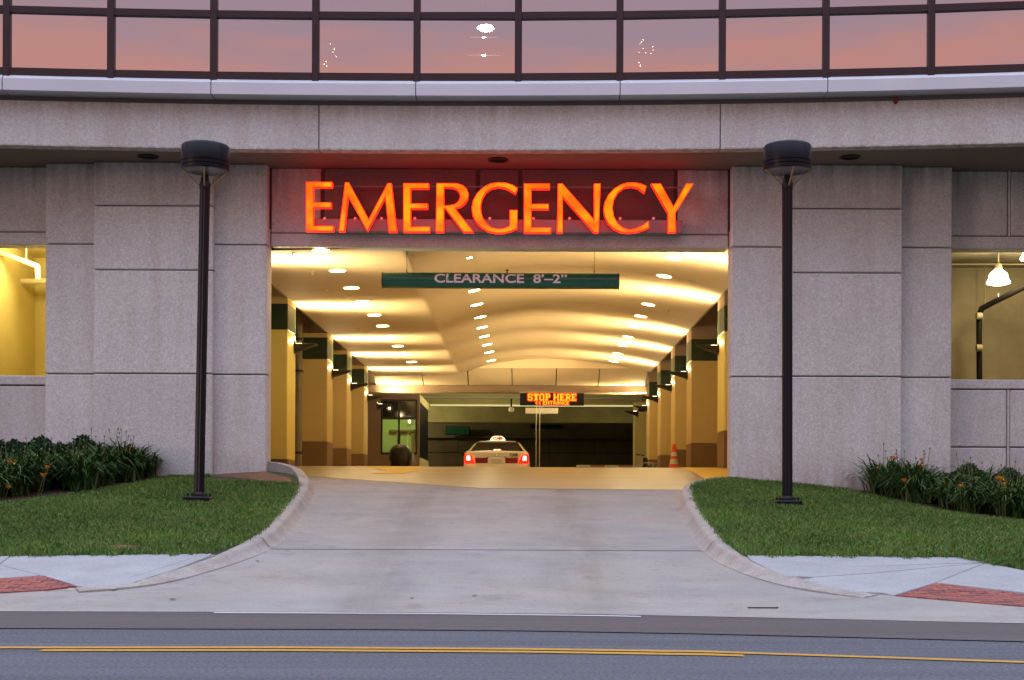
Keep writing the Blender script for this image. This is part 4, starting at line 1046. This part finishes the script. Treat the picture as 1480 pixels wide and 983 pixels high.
# the lettering follows the front of the bar
tw = 191*22.95/F; txt = 'CLEARANCE  8\u2019\u20132\u201d'
o, w0 = text_part('lettering', txt, .195, M['signtext'], t, (0,0,0), ext=.0, offs=.0050)
bm_ = bmesh.new(); bm_.from_mesh(o.data); bmesh.ops.triangulate(bm_, faces=bm_.faces); bmesh.ops.subdivide_edges(bm_, edges=[e for e in bm_.edges if abs(e.verts[0].co.z-e.verts[1].co.z) > .02], cuts=4); bm_.to_mesh(o.data); bm_.free()
for v in o.data.vertices:
    v.co.x *= tw/w0; v.co.z += .012; v.co.y = -math.sqrt(max(0, (HH+.008)**2-v.co.z**2))
o.location = (P(724, 405, 22.95).x-p.x, 0, 0)

# LED sign
ledY = 44.6; a = P(751.5, 568, ledY); b = P(844, 586, ledY)
t = thing('led_sign', 'black electronic message sign with glowing yellow words under the far beam', 'sign', ((a.x+b.x)/2, ledY, (a.z+b.z)/2))
w2, h2 = (b.x-a.x)/2, (a.z-b.z)/2
MB().box(-w2, w2, 0, .2, -h2, h2).build('cabinet', M['black'], t, bevel=.008)
MB().box(-w2-.01, w2+.01, -.01, .22, h2, h2+.07).build('hood', M['taupe'], t)
for s_ in (-.6, .6): MB().box(s_-.03, s_+.03, .2, .9, h2-.02, h2+.04).build('bracket', M['dark'], t)
F7 = {'S':["0111110","1100011","1100000","0111110","0000011","1100011","0111110"],'T':["1111111","1011101","0011100","0011100","0011100","0011100","0111110"],
'O':["0111110","1100011","1100011","1100011","1100011","1100011","0111110"],'P':["1111110","0110011","0110011","0111110","0110000","0110000","1111000"],
'H':["1100011","1100011","1100011","1111111","1100011","1100011","1100011"],'E':["1111111","0110001","0110100","0111100","0110100","0110001","1111111"],
'R':["1111110","0110011","0110011","0111110","0110110","0110011","1110011"],' ':["000"]*7}
F5 = {'<':["0001","0010","0100","0010","0001"],'E':["1111","1000","1110","1000","1111"],'N':["10001","11001","10101","10011","10001"],'T':["11111","00100","00100","00100","00100"],
'R':["1110","1001","1110","1010","1001"],'A':["0110","1001","1111","1001","1001"],'C':["0111","1000","1000","1000","0111"],' ':["00"]*5}
def bitmap(s, F_, gap):
    rows_ = len(next(iter(F_.values()))); out = ['']*rows_
    for ch in s:
        for i in range(rows_): out[i] += F_[ch][i]+'0'*gap
    return out
b1m = bitmap('STOP HERE', F7, 1); b2m = bitmap('<< ENTRANCE', F5, 1)
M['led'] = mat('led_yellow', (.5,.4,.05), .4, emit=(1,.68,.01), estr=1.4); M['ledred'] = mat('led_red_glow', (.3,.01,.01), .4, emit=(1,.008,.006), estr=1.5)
def led(bm_, width, ztop, hrow):
    nc = len(bm_[0])-1; dx = width/nc; y_, r_ = MB(), MB(); on = set()
    for j, row in enumerate(bm_):
        for i, ch in enumerate(row):
            if ch == '1':
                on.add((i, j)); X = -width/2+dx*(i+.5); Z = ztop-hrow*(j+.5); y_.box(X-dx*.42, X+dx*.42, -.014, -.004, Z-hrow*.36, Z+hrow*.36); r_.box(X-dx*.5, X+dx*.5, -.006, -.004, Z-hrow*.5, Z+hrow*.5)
    near_ = {(i+a_, j+b_) for i, j in on for a_ in (-1,0,1) for b_ in (-1,0,1)}-on  # red halo round the lit dots, built as glowing squares
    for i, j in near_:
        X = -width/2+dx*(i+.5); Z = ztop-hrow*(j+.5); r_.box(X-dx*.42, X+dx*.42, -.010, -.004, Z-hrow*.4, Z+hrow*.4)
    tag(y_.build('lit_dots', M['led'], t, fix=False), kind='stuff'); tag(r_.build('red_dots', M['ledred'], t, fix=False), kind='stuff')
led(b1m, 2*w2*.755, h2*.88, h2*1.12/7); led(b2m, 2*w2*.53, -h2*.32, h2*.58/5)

# EMERGENCY letters
Lz = {}
def Eg(x0, y0, x1, y1):
    s = (y1-y0)/71.0; w = x1-x0
    return [[(x0,y1),(x0,y0),(x1-1.6,y0),(x1-1.6,y0+7.6*s),(x0+11,y0+7.6*s),(x0+11,y0+29.5*s),(x1-3.2,y0+29.5*s),(x1-3.2,y0+37*s),(x0+11,y0+37*s),(x0+11,y1-7.4*s),(x1,y1-7.4*s),(x1,y1)]]
def Z(pts, sc, ox, oy): return [(ox+x/sc, oy+y/sc) for x, y in pts]
gl = [
 ('E','first',Eg(443,264.2,482.4,335)),
 ('M','only',[Z([(482,700),(560,85),(608,85),(857,545),(1095,95),(1143,95),(1212,705),(1108,705),(1065,265),(838,697),(598,262),(552,700)],8.706,435,255)]),
 ('E','second',Eg(583.2,266,621.8,336)),
 ('R','only',[Z([(263,706),(270,95),(440,95),(530,97),(600,120),(650,165),(674,225),(665,290),(625,350),(570,390),(505,410),(737,708),(610,708),(382,412),(366,412),(366,706)],8.706,600,255),
       Z([(366,145),(470,148),(525,170),(560,215),(568,270),(545,325),(495,360),(430,372),(366,375)],8.706,600,255)]),
 ('G','only',[Z([(1290,158),(1230,118),(1150,92),(1050,83),(950,98),(860,145),(780,220),(730,310),(712,400),(722,490),(760,570),(830,645),(920,700),(1020,722),(1120,718),(1210,695),(1285,662),(1290,432),(1188,432),(1188,632),(1120,662),(1040,670),(960,650),(900,600),(855,530),(830,450),(828,370),(845,290),(890,210),(960,160),(1050,143),(1130,155),(1200,188),(1262,228)],8.706,600,255)]),
 ('E','third',Eg(757.2,266.5,796.3,337.3)),
 ('N','only',[Z([(685,868),(700,122),(770,122),(1252,670),(1250,122),(1352,122),(1322,868),(1255,868),(775,325),(775,868)],10.571,740,255)]),
 ('C','only',[Z([(705,155),(620,118),(530,100),(430,102),(330,130),(230,190),(140,285),(88,390),(72,490),(90,600),(140,700),(220,780),(330,832),(450,842),(560,828),(660,800),(740,765),(735,668),(640,735),(540,780),(450,795),(360,770),(280,705),(225,600),(205,480),(225,350),(290,240),(380,175),(480,158),(580,180),(675,255)],10.207,865,255)]),
 ('Y','only',[Z([(770,118),(915,118),(1100,455),(1290,118),(1397,118),(1132,545),(1135,835),(1018,835),(1020,545)],10.207,865,255)])]
es = thing('emergency_sign', 'glowing orange-red channel letters spelling EMERGENCY on a grey raceway', 'sign', (0, 22.0, 5.3))
def poly_curve(polys, ext, offs, y):
    c = bpy.data.curves.new('gl', 'CURVE'); c.dimensions = '2D'; c.fill_mode = 'BOTH'; c.extrude = ext; c.offset = offs
    for pl2 in polys:
        s = c.splines.new('POLY'); s.points.add(len(pl2)-1); s.use_cyclic_u = True
        for q, (px, py) in zip(s.points, pl2):
            w = P(px, py, 22.0); q.co = (w.x, w.z-5.3, 0, 1)
    o = bpy.data.objects.new('gl', c); COL.objects.link(o); dg = bpy.context.evaluated_depsgraph_get(); dg.update()
    me = bpy.data.meshes.new_from_object(o.evaluated_get(dg)); bpy.data.objects.remove(o)
    for v in me.vertices: x, z, d = v.co; v.co = (x, y-d, z)
    return me
for ch, which, polys in gl:
    me = poly_curve(polys, .055, 0.0, 0); me.materials.append(M['redside']); me.materials.append(M['dark'])
    for pg in me.polygons: pg.material_index = 1 if pg.normal.y > .5 else 0
    o = bpy.data.objects.new('letter', me); COL.objects.link(o); o.parent = es; o.location = (0,0,0)
    me2 = poly_curve(polys, .004, -.009, -.056); me2.materials.append(M['letterface']); o2 = bpy.data.objects.new('letter_face', me2); COL.objects.link(o2); o2.parent = o
a = P(455, 318, 22.2); b = P(985, 339, 22.2)
MB().box(a.x, b.x, .09, .33, b.z-5.3, a.z-5.3).build('raceway', M['raceway'], es, bevel=.008)
MB().tube((P(470,270,22.2).x, .2, P(720,270,22.2).z-5.3), (P(985,270,22.2).x, .2, P(720,270,22.2).z-5.3), .012, n=8).build('top_rail', M['raceway'], es)
for px in (470, 514, 552, 600, 708, 771, 823, 896, 944):
    q = P(px, 317, 22.15); MB().tube((q.x, .08, q.z-5.3), (q.x, .34, q.z-5.3), .022, n=10).build('standoff', M['white'], es)

# ------------------------------------------------------------------ lamp posts
def lamp(pxb, pyb, Y, px_top, label, lean):
    base = P(pxb, pyb, Y); z0 = zs(base.x, Y)
    t = thing('lamp_post', label, 'lamp post', (base.x, Y, z0), 'black post lamps on the lawns', (0, lean, 0))
    H = (P(pxb, 268, Y).z-z0); s = F/Y
    MB().box(-.17,.17,-.17,.17,-.12,.06).build('base_plate', M['black'], t, bevel=.012)
    for sx in (-1,1):
        for sy in (-1,1): MB().tube((sx*.12,sy*.12,.05),(sx*.12,sy*.12,.10),.018,n=6).build('bolt', M['dark'], t)
    # fluted pole
    n = 32; mb = MB(); prof = [(.068 if k % 4 else .060) for k in range(n)]; vs = []
    for z in (0, H):
        for k in range(n): a_ = 2*math.pi*k/n; vs.append((prof[k]*math.cos(a_), prof[k]*math.sin(a_), z))
    mb.add(vs, [(k, (k+1) % n, n+(k+1) % n, n+k) for k in range(n)]); mb.build('pole', M['black'], t)
    MB().lathe([(.09,.06),(.09,.09),(.07,.12)], n=20).build('base_collar', M['black'], t, smooth=True)
    MB().lathe([(.072,H-.05),(.072,H+.03),(.06,H+.05),(.055,H+.10),(.035,H+.14),(0,H+.15)], n=20).build('pole_cap', M['black'], t, smooth=True)
    zb = H+.195; rd = .315
    cone = MB().lathe([(.075,H+.0),(rd-.03,zb)], n=32).build('refractor_cone', M['refractor'], t, smooth=True)
    for k in range(4):
        a_ = k*math.pi/2+R(8); MB().tube((.07*math.cos(a_),.07*math.sin(a_),H-.01),((rd-.02)*math.cos(a_),(rd-.02)*math.sin(a_),zb+.01),.012,n=6).build('strut', M['struts'], t)
    MB().lathe([(rd-.05,zb-.004),(rd-.01,zb-.006),(rd,zb),(rd,zb+.035),(rd-.012,zb+.04),(rd-.012,zb+.052),(rd,zb+.056),(rd,zb+.085),(rd-.012,zb+.09),(rd-.012,zb+.102),(rd,zb+.106),(rd,zb+.31),(rd-.02,zb+.335),(rd-.10,zb+.355),(0,zb+.37)], n=48).build('drum', M['drum'], t, smooth=True)
    MB().lathe([(0,zb+.02),(.2,zb+.02),(rd-.04,zb-.002)], n=32).build('reflector', M['refl'], t, smooth=True)
M['struts'] = mat('lamp_strut', (.42,.30,.22), .35, metal=.4); M['drum'] = mat('lamp_drum', (.007,.008,.012), .3, spec=.2, coat=.0, noise=.1, nscale=3)
M['refl'] = mat('lamp_reflector', (.045,.042,.042), .3, metal=.6)
lamp(287.5, 728, 19.25, 297, 'tall black post lamp with drum head on the left lawn', R(.85))
lamp(1138, 724, 19.25, 1137, 'tall black post lamp with drum head on the right lawn', R(-.25))

# ------------------------------------------------------------------ rooms behind the side openings
def room(x0, x1, yb, name_m):
    BB().box(x0-.2, x1+.2, yb, yb+.2, .5, 6.2).build('room_back_wall', M[name_m], bld)
    BB().box(x0-.2, x1+.2, 22.62, yb, 1.3, 1.5).build('room_floor', M['garage'], bld)
    BB().box(x0-.2, x1+.2, 22.62, yb, 5.3, 5.5).build('room_ceiling', M[name_m], bld)
room(-11.3, -6.0, 25.6, 'garage_y'); room(5.0, 10.45, 26.2, 'garage_cc')
sideX = P(8, 450, 24.2).x
BB().box(-8.75-.2, -8.66, 22.62, 25.6, 1.3, 5.3).build('room_side_wall', M['garage_y'], bld)
for x in (-6.3, 5.0): BB().box(x, x+.15, 22.96, 26.2, 1.0, 6.2).build('room_side_wall', M['garage_y' if x < 0 else 'garage_cc'], bld)
for x in (-11.5, 10.45): BB().box(x, x+.2, 22.62, 26.2, 1.0, 6.2).build('room_side_wall', M['garage'], bld)
# left room pipes
t = thing('sprinkler_pipe', 'pale yellow sprinkler pipe crossing the left window opening', 'pipe', (0,0,0))
a = P(-40,350,23.6); b = P(54,385,24.0); c = P(55,404,24.0)
MB().path([a, b, c], .045).build('pipe_run', M['pipe'], t, smooth=True)
MB().tube(P(-30,408,24.9), P(110,406,24.9), .05, n=12).build('pipe_run', M['pipe'], t, smooth=True)
MB().tube(P(14,408,24.9), P(22,408,24.9), .075, n=12).build('coupling', M['pipe'], t, smooth=True)
MB().tube(P(38,359,23.8), P(38,378,23.8), .008, n=5).build('hanger', M['pipe'], t)
LR = pointl((-7.9, 23.6, 5.0), 120, (1,.80,.34), .15)
t = thing('garage_lamp', 'ceiling lamp in the yellow room behind the left opening', 'light', (-7.9, 23.6, 5.2)); MB().lathe([(0,.08),(.14,.08),(.12,-.05),(0,-.07)], n=16).build('diffuser', M['globe'], t, smooth=True)
# right room: pendant lamp and pipe
pd = P(1443, 403, 24.6)
t = thing('pendant_lamp', 'lit glass bell pendant lamp in the right window opening', 'light', tuple(pd))
MB().lathe([(.05,.17),(.10,.13),(.15,.08),(.165,.0),(.20,-.06),(.195,-.085),(.10,-.11),(0,-.12)], n=28).build('glass_shade', M['globe'], t, smooth=True)
MB().lathe([(0,.26),(.05,.25),(.07,.17),(.05,.15)], n=18).build('cap', M['pipe'], t, smooth=True)
MB().tube((0,0,.25),(0,0,.72),.012,n=8).build('stem', M['pipe'], t)
pointl((pd.x-.0, pd.y-.35, pd.z-.15), 32, (1,.82,.42), .12)
pd2 = P(1492, 368, 24.4); t2 = copy_tree(t); t2.location = pd2; t2['label'] = 'lit glass bell pendant lamp at the right edge of the photo'
pointl((pd2.x+.6, pd2.y-.3, pd2.z-.2), 45, (1,.82,.42), .12)
t = thing('drain_pipe', 'dark cast iron pipe bending down across the right window opening', 'pipe', (0,0,0))
MB().path([P(1416,600,25.3), P(1415,455,25.3), P(1419,446,25.2), P(1430,440,25.1), P(1500,405,24.2)], .05, 12).build('pipe_run', M['dark'], t, smooth=True)
for py in (457, 503): MB().tube(P(1411,py,25.2), P(1419,py,25.2), .062, n=12).build('coupling', M['pipe'], t)
MB().tube(P(1443,424,24.9), P(1443,434,24.9), .012, n=6).build('hanger', M['steelpipe'], t)
t = thing('conduit', 'thin pale conduit under the ceiling of the right room', 'pipe', (0,0,0))
MB().tube(P(1370,382,25.5), P(1500,382,25.5), .014, n=6).tube(P(1424,370,26), P(1424,440,26), .01, n=6).build('conduit_run', M['pipe'], t)

# ------------------------------------------------------------------ garage beyond: fixtures
t = thing('pipe_line', 'thin pale pipe along the far garage beam', 'pipe', (0,0,0))
MB().tube(P(600,574,53.7), P(926,577,53.7), .025, n=8).path([P(926,577,53.7),P(926,590,53.7)],.025).build('pipe_run', M['white'], t)
def glamp(px, py, Y, label, watts, col, w=.6):
    q = P(px, py, Y); t = thing('strip_lamp', label, 'light', tuple(q)); MB().box(-w,w,-.06,.06,0,.07).build('diffuser', M['globe'], t, bevel=.01); MB().box(-w-.03,w+.03,-.08,.08,.07,.12).build('tray', M['white'], t)
    pointl((q.x, q.y, q.z-.12), watts, col, .2)
glamp(590, 566, 56.5, 'strip lamp behind the first garage beam, on the left', 150, (1,.92,.46))
glamp(880, 566, 56.5, 'strip lamp behind the first garage beam, on the right', 20, (1,.9,.4))
glamp(700, 545, 49.0, 'strip lamp between the taxi and the far beam', 230, (1,.94,.58))
glamp(560, 590, 61.5, 'strip lamp near the back wall of the garage', 210, (1,.85,.42))  # unseen lamp added so the back wall does not go black
q = P(690, 586, 53.5); t = thing('tube_lamp', 'long thin fluorescent tube along the lower edge of the first garage beam', 'light', tuple(q))
M['tube'] = mat('tube_lamp_lit', (.8,.8,.6), .4, emit=(1,.85,.38), estr=.55)  # glowing strip added to make the lower beam edge bright
MB().tube((-1.75,0,0),(6.0,0,0),.032,n=8).build('tube', M['tube'], t); MB().box(-1.8,6.05,-.02,.28,.04,.09).build('batten', M['garage_y'], t)
q = P(783, 594, 46.5); t = thing('ceiling_light', 'pale rectangular light panel hanging under the message sign', 'light', tuple(q))
M['dim'] = mat('dim_panel', (.7,.62,.42), .5, emit=(1,.8,.45), estr=.10)
MB().box(-.52,.52,-.1,.1,-.09,.09).build('panel', M['dim'], t, bevel=.01); MB().tube((.0,0,.09),(0,0,.4),.02,n=6).build('rod', M['pipe'], t)
t = thing('dome_camera', 'small white dome camera under the far beam', 'camera', tuple(P(739,592,46.5))); MB().ball((0,0,0),.09,8,14).build('dome', M['white'], t, smooth=True); MB().tube((0,0,.07),(0,0,.35),.03,n=8).build('mount', M['dark'], t)
t = thing('garage_sign', 'blank dark green sign board on the far garage wall', 'sign', tuple(P(661.5,622.5,63.2))); MB().box(-.49,.49,0,.04,-.165,.165).build('board', M['signgreen'], t, bevel=.005); MB().box(-.52,.52,.04,.07,-.19,.19).build('frame', M['dark'], t)
t = thing('gate_poles', 'pair of thin pale upright gate poles right of the taxi', 'gate', (P(777,676,46.2).x, 46.2, zd(46.2)))
for s_ in (-.05, .06): MB().tube((s_,0,.0),(s_,0,3.0),.014,n=8).build('pole', M['white'], t)
MB().box(-.25,.2,-.1,.1,0,.28).build('base', M['ypaint'], t, bevel=.01)
M['fadedred'] = mat('faded_red_paint', (.45,.22,.15), .6)
q = P(884,673,50); t = thing('barrier', 'low white and red barrier on the far right of the garage', 'barrier', (q.x, 50, 1.5))
n_ = 5; L_ = 102*50/F
for k in range(n_): MB().box(-L_/2+L_*k/n_+.003, -L_/2+L_*(k+1)/n_-.003, -.05,.05,q.z-1.5-.06,q.z-1.5+.015).build('board', M['white' if k not in (1, 3) else 'fadedred'], t)
for s_ in (-.8, .8): MB().tube((s_,.0,-.05),(s_,0,q.z-1.56),.04,n=8).build('post', M['steelpipe'], t)
q = P(927,592,50.1); t = thing('wall_sign', 'small black clearance notice on the pale yellow end pier', 'sign', tuple(q))
MB().box(-.12,.12,-.01,.03,-.07,.03).build('board', M['dark'], t)

# ------------------------------------------------------------------ taxi
tx = P(717.5, 690, 42.2).x; TG = 1.52
taxi = thing('taxi', 'white taxi seen from behind with glowing tail lights and lit roof sign', 'taxi', (tx, 42.2, TG))
M['tpaint'] = mat('taxi_paint', (.85,.80,.72), .25, coat=.6); M['tglass'] = mat('tinted_car_glass', (.008,.006,.005), .15, spec=.2)
M['tail'] = mat('tail_light_lit', (.3,.0,.0), .3, emit=(1,.010,.004), estr=3.0); M['tailhot'] = mat('tail_light_bulb', (.9,.6,.4), .3, emit=(1,.62,.3), estr=8)
M['reddark'] = mat('red_reflector', (.22,.012,.012), .25); M['chrome'] = mat('chrome', (.7,.66,.6), .15, metal=1); M['plate'] = mat('licence_plate', (.6,.56,.5), .5)
M['rubber'] = mat('tyre_rubber', (.02,.02,.02), .8); M['roofsign'] = mat('roof_sign_lit', (.9,.85,.7), .4, emit=(1,.80,.50), estr=1.15); M['redtext'] = mat('red_lettering', (.5,.0,.0), .5, emit=(1,.01,.01), estr=.5)
M['dkgrey'] = mat('grey_lettering', (.12,.11,.10), .5)
def section(hw, zb, zt, rt=.14, n=5):      # half outline bottom->top centre, rounded shoulder
    pts = [(hw*.90, zb), (hw*.985, zb+.12), (hw, zb+.30), (hw*.985, zt-rt*1.3)]
    for k in range(n+1):
        a_ = math.pi/2*k/n; pts.append((hw*.97-rt+rt*math.cos(a_), zt-rt*.75+rt*.75*math.sin(a_)))
    pts.append((0, zt+.02)); return pts
secs = [(0,.86,.30,.60,.10),(.02,.93,.28,.66,.10),(.06,.95,.27,.70,.10),(.07,.955,.27,1.00,.10),(.18,.97,.26,1.06,.12),(.9,.985,.22,1.08,.14),(1.3,.99,.2,1.05,.14),(2.6,.99,.2,1.0,.14),(3.7,.985,.2,.98,.14),(4.7,.95,.24,.86,.14),(5.2,.86,.3,.74,.14),(5.3,.78,.35,.6,.1)]
vs = []; k = None
for y_, hw, zb, zt, rt in secs:
    h_ = section(hw, zb, zt, rt); full = h_+[(-x, z) for x, z in reversed(h_[:-1])]; k = len(full); vs += [(x, y_, z) for x, z in full]
fs = [(i*k+j, i*k+(j+1) % k, (i+1)*k+(j+1) % k, (i+1)*k+j) for i in range(len(secs)-1) for j in range(k)]+[tuple(range(k)), tuple((len(secs)-1)*k+j for j in range(k-1,-1,-1))]
body = MB().add(vs, fs).build('body', M['tpaint'], taxi, smooth=True)
# cabin: roof, pillars as a shell; dark glass set in
def ring_pts(y_, hw, z, r_=.16): return [(-hw, y_, z), (hw, y_, z)]
cab = [((.95,.80,1.07),(1.35,.62,1.42)), ]
# roof panel
mb = MB(); ry = [1.45,1.7,2.2,2.7,3.05]; rz_ = [1.405,1.43,1.44,1.435,1.40]
vs = []
for y_, z in zip(ry, rz_):
    for u, dzz in ((-.72,-.125),(-.655,-.055),(-.53,-.012),(0,.022),(.53,-.012),(.655,-.055),(.72,-.125)): vs.append((u, y_, z+dzz))
for y_, z in zip(ry, rz_):
    for u, dzz in ((-.62,-.12),(-.58,-.085),(-.5,-.055),(0,-.04),(.5,-.055),(.58,-.085),(.62,-.12)): vs.append((u, y_, z+dzz))
fs = [(j*7+i, j*7+i+1, (j+1)*7+i+1, (j+1)*7+i) for j in range(4) for i in range(6)]; fs += [tuple(35+q for q in reversed(f)) for f in fs]
fs += [(i, 35+i, 35+i+1, i+1) for i in range(6)]+[(28+i, 29+i, 64+i, 63+i) for i in range(6)]+[(j*7, (j+1)*7, 35+(j+1)*7, 35+j*7) for j in range(4)]+[(j*7+6, 35+j*7+6, 35+(j+1)*7+6, (j+1)*7+6) for j in range(4)]
MB().add(vs, fs).build('roof', M['tpaint'], taxi, smooth=True)
for s_ in (-1, 1):
    MB().add([(s_*.91,.70,1.03),(s_*.79,.68,1.07),(s_*.60,1.44,1.385),(s_*.705,1.48,1.32), (s_*.87,.95,1.05),(s_*.82,.92,1.05),(s_*.62,1.6,1.37),(s_*.67,1.62,1.33)],
        [(0,1,2,3),(4,7,6,5),(0,3,7,4),(1,5,6,2),(0,4,5,1),(3,2,6,7)]).build('rear_pillar', M['tpaint'], taxi, bevel=.01)
    MB().add([(s_*.86,3.9,1.0),(s_*.80,3.95,1.0),(s_*.60,3.05,1.37),(s_*.65,3.0,1.33)], [(0,1,2,3)]).build('front_pillar', M['tpaint'], taxi)
    MB().add([(s_*.86,.9,1.04),(s_*.86,3.8,1.0),(s_*.655,3.0,1.34),(s_*.655,1.55,1.34)], [(0,1,2,3)]).build('side_window', M['tglass'], taxi)
MB().add([(-.80,.74,1.06),(.80,.74,1.06),(.63,1.46,1.385),(-.63,1.46,1.385)], [(0,1,2,3)]).build('rear_window', M['tglass'], taxi)
MB().add([(-.84,3.92,1.0),(.84,3.92,1.0),(.6,3.04,1.38),(-.6,3.04,1.38)], [(0,1,2,3)]).build('windscreen', M['tglass'], taxi)
MB().box(-.90,.90,-.06,.12,.38,.66).build('rear_bumper', M['tpaint'], taxi, bevel=.05, seg=3, smooth=True)
for s_ in (-1, 1):
    poly = [(s_*.93,.70),(s_*.62,.70),(s_*.68,.80),(s_*.74,.94),(s_*.90,.97),(s_*.94,.90)]
    l_ = MB().prism_y(poly, .015, .10).build('tail_light', M['tail'], taxi, bevel=.008)
    poly = [(s_*.87,.79),(s_*.76,.79),(s_*.78,.91),(s_*.86,.91)]
    MB().prism_y(poly, .003, .02).build('bulb', M['tailhot'], l_)
    a_, b_ = sorted((s_*.26, s_*.62)); MB().box(a_, b_, .035, .09, .70, .86).build('reflector_panel', M['reddark'], taxi, bevel=.006)
    a_, b_ = sorted((s_*.98, s_*1.12)); MB().box(a_, b_, 2.95, 3.15, .98, 1.10).build('mirror', M['dark'], taxi, bevel=.02)
    for y_ in (1.1, 4.3):
        w = MB().lathe([(.16,-.1),(.30,-.11),(.33,-.08),(.33,.08),(.30,.11),(.16,.1)], n=24)
        w.v = [(z+s_*.86, x+y_, yv+.33) for x, yv, z in w.v]; wo = w.build('wheel', M['rubber'], taxi, smooth=True)
        w = MB().lathe([(0,-.09),(.17,-.10),(.19,.09),(0,.08)], n=16); w.v = [(z+s_*.87, x+y_, yv+.33) for x, yv, z in w.v]; w.build('rim', M['chrome'], wo)
MB().box(-.245,.245,.0,.09,.685,.875).build('plate_recess', M['tpaint'], taxi, bevel=.01)
MB().box(-.155,.155,-.012,-.002,.70,.83).build('license_plate', M['plate'], taxi, bevel=.004)
MB().box(-.29,.29,.025,.06,.865,.885).build('trim_strip', M['chrome'], taxi)
MB().ball((0,.05,.94),.03,6,10,(1.3,.5,.8)).build('trunk_badge', M['chrome'], taxi)
bl = MB().box(-.12,.12,.84,.9,1.08,1.14).build('brake_light', M['tail'], taxi, bevel=.006)
for s_ in (-.055, .055): MB().box(s_-.035, s_+.035, .825,.842,1.115,1.135).build('bulb', M['tailhot'], bl)
text_part('lettering', 'CAB', .12, M['dkgrey'], taxi, (.50,.04,.945), ext=.006, offs=.007)
rs = MB().prism_y([(-.24,1.44),(.24,1.44),(.21,1.51),(.12,1.58),(-.12,1.58),(-.21,1.51)], 1.75, 2.0).build('roof_sign', M['roofsign'], taxi, bevel=.02, seg=2)
text_part('lettering', 'CAB', .10, M['redtext'], rs, (0,1.742,1.50), ext=.004, offs=.006, sx=1.5)
MB().tube((.06,1.4,1.44),(.06,1.45,1.9),.012,.006,n=6).build('antenna', M['dark'], taxi)

# ------------------------------------------------------------------ lamp seen through the curtain wall, and glowing stand-ins for reflections
q = P(702, 41, 23.6); t = thing('interior_lamp', 'bright round ceiling lamp behind the centre glass pane', 'light', tuple(q))
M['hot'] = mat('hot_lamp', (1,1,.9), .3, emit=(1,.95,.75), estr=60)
MB().lathe([(0,-.05),(.11,-.03),(.145,.0),(.12,.03),(0,.04)], n=20).build('diffuser', M['hot'], t); MB().tube((0,0,.03),(0,0,1.2),.012,n=6).build('stem', M['dark'], t)
M['strip'] = mat('strip_glow', (1,1,.9), .3, emit=(1,.88,.7), estr=3)  # glowing tubes stand in for streaks of the lamp reflected in glass
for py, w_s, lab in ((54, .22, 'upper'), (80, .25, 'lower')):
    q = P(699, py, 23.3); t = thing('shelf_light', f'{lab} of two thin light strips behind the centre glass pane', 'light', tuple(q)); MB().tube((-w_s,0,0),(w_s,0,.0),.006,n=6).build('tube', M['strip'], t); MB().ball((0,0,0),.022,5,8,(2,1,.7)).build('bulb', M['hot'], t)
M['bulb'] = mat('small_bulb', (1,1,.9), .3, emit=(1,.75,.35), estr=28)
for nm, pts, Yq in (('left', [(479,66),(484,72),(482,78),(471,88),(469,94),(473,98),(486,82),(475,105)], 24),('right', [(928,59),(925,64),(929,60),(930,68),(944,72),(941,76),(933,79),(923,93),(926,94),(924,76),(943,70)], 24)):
    c0 = P(*pts[0], Yq); t = thing('chandelier', f'small sparkling cluster of warm bulbs behind the {nm} glass pane', 'chandelier', tuple(c0))  # glowing bulbs built in place of lights reflected in the glass
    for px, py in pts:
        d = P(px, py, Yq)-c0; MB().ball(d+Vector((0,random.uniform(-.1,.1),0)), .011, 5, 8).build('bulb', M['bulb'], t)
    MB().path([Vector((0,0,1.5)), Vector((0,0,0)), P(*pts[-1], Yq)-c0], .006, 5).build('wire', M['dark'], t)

# small litter and stains on the apron
M['litter'] = mat('dead_leaf', (.12,.06,.03), .9)
for i, (px, py) in enumerate([(248,853),(252,853),(372,812),(1140,826),(595,865),(686,862)]):
    Y = solveY(px, py, 0) if py < 850 else None
    if Y is None:
        Y = 13.4
        for _ in range(30): ox, oy = off(px, py); X = P(px, py, Y).x; Y = .5*Y+.5*(ZC-zgut(X, Y))*F/oy if edge(X) < Y < 13.95 else 13.5
    q = P(px, py, Y); z = zgut(q.x, Y) if Y < 13.95 else zd(Y)
    o = MB().add([(-.03,0,.004),(0,-.018,.010),(.03,0,.006),(0,.02,.012)], [(0,1,2,3)]).build('dead_leaf', M['litter'], fix=False); o.location = (q.x, Y, z+.004); o.rotation_euler = (0,0,i*1.3)
    tag(o, 'tiny dry leaf lying on the pale concrete apron', 'leaf', 'dry leaves on the apron')
a = P(1080,880,13.05); t = MB().path([(0,0,.012),(.26,0,.012),(.28,.06,.014)],.006,5).build('wire_scrap', M['dark']); t.location = (a.x, 13.02, zgut(a.x, 13.02)); tag(t, 'short bent black wire lying on the apron near the road', 'wire')
o = MB().add([(-.03,0,.05),(-.045,0,.0),(-.02,0,-.06),(.02,0,-.055),(.04,0,.0),(.02,0,.055)], [(0,1,2,3,4,5)]).build('wasp_nest', mat('nest', (.16,.05,.025), .9)); q = P(1290,150,21.0)
o.location = (q.x, cy(q.x, 21.2)-.012, q.z); tag(o, 'small rust brown nest stuck under the ledge on the right', 'nest')
print('objects', len(bpy.data.objects))
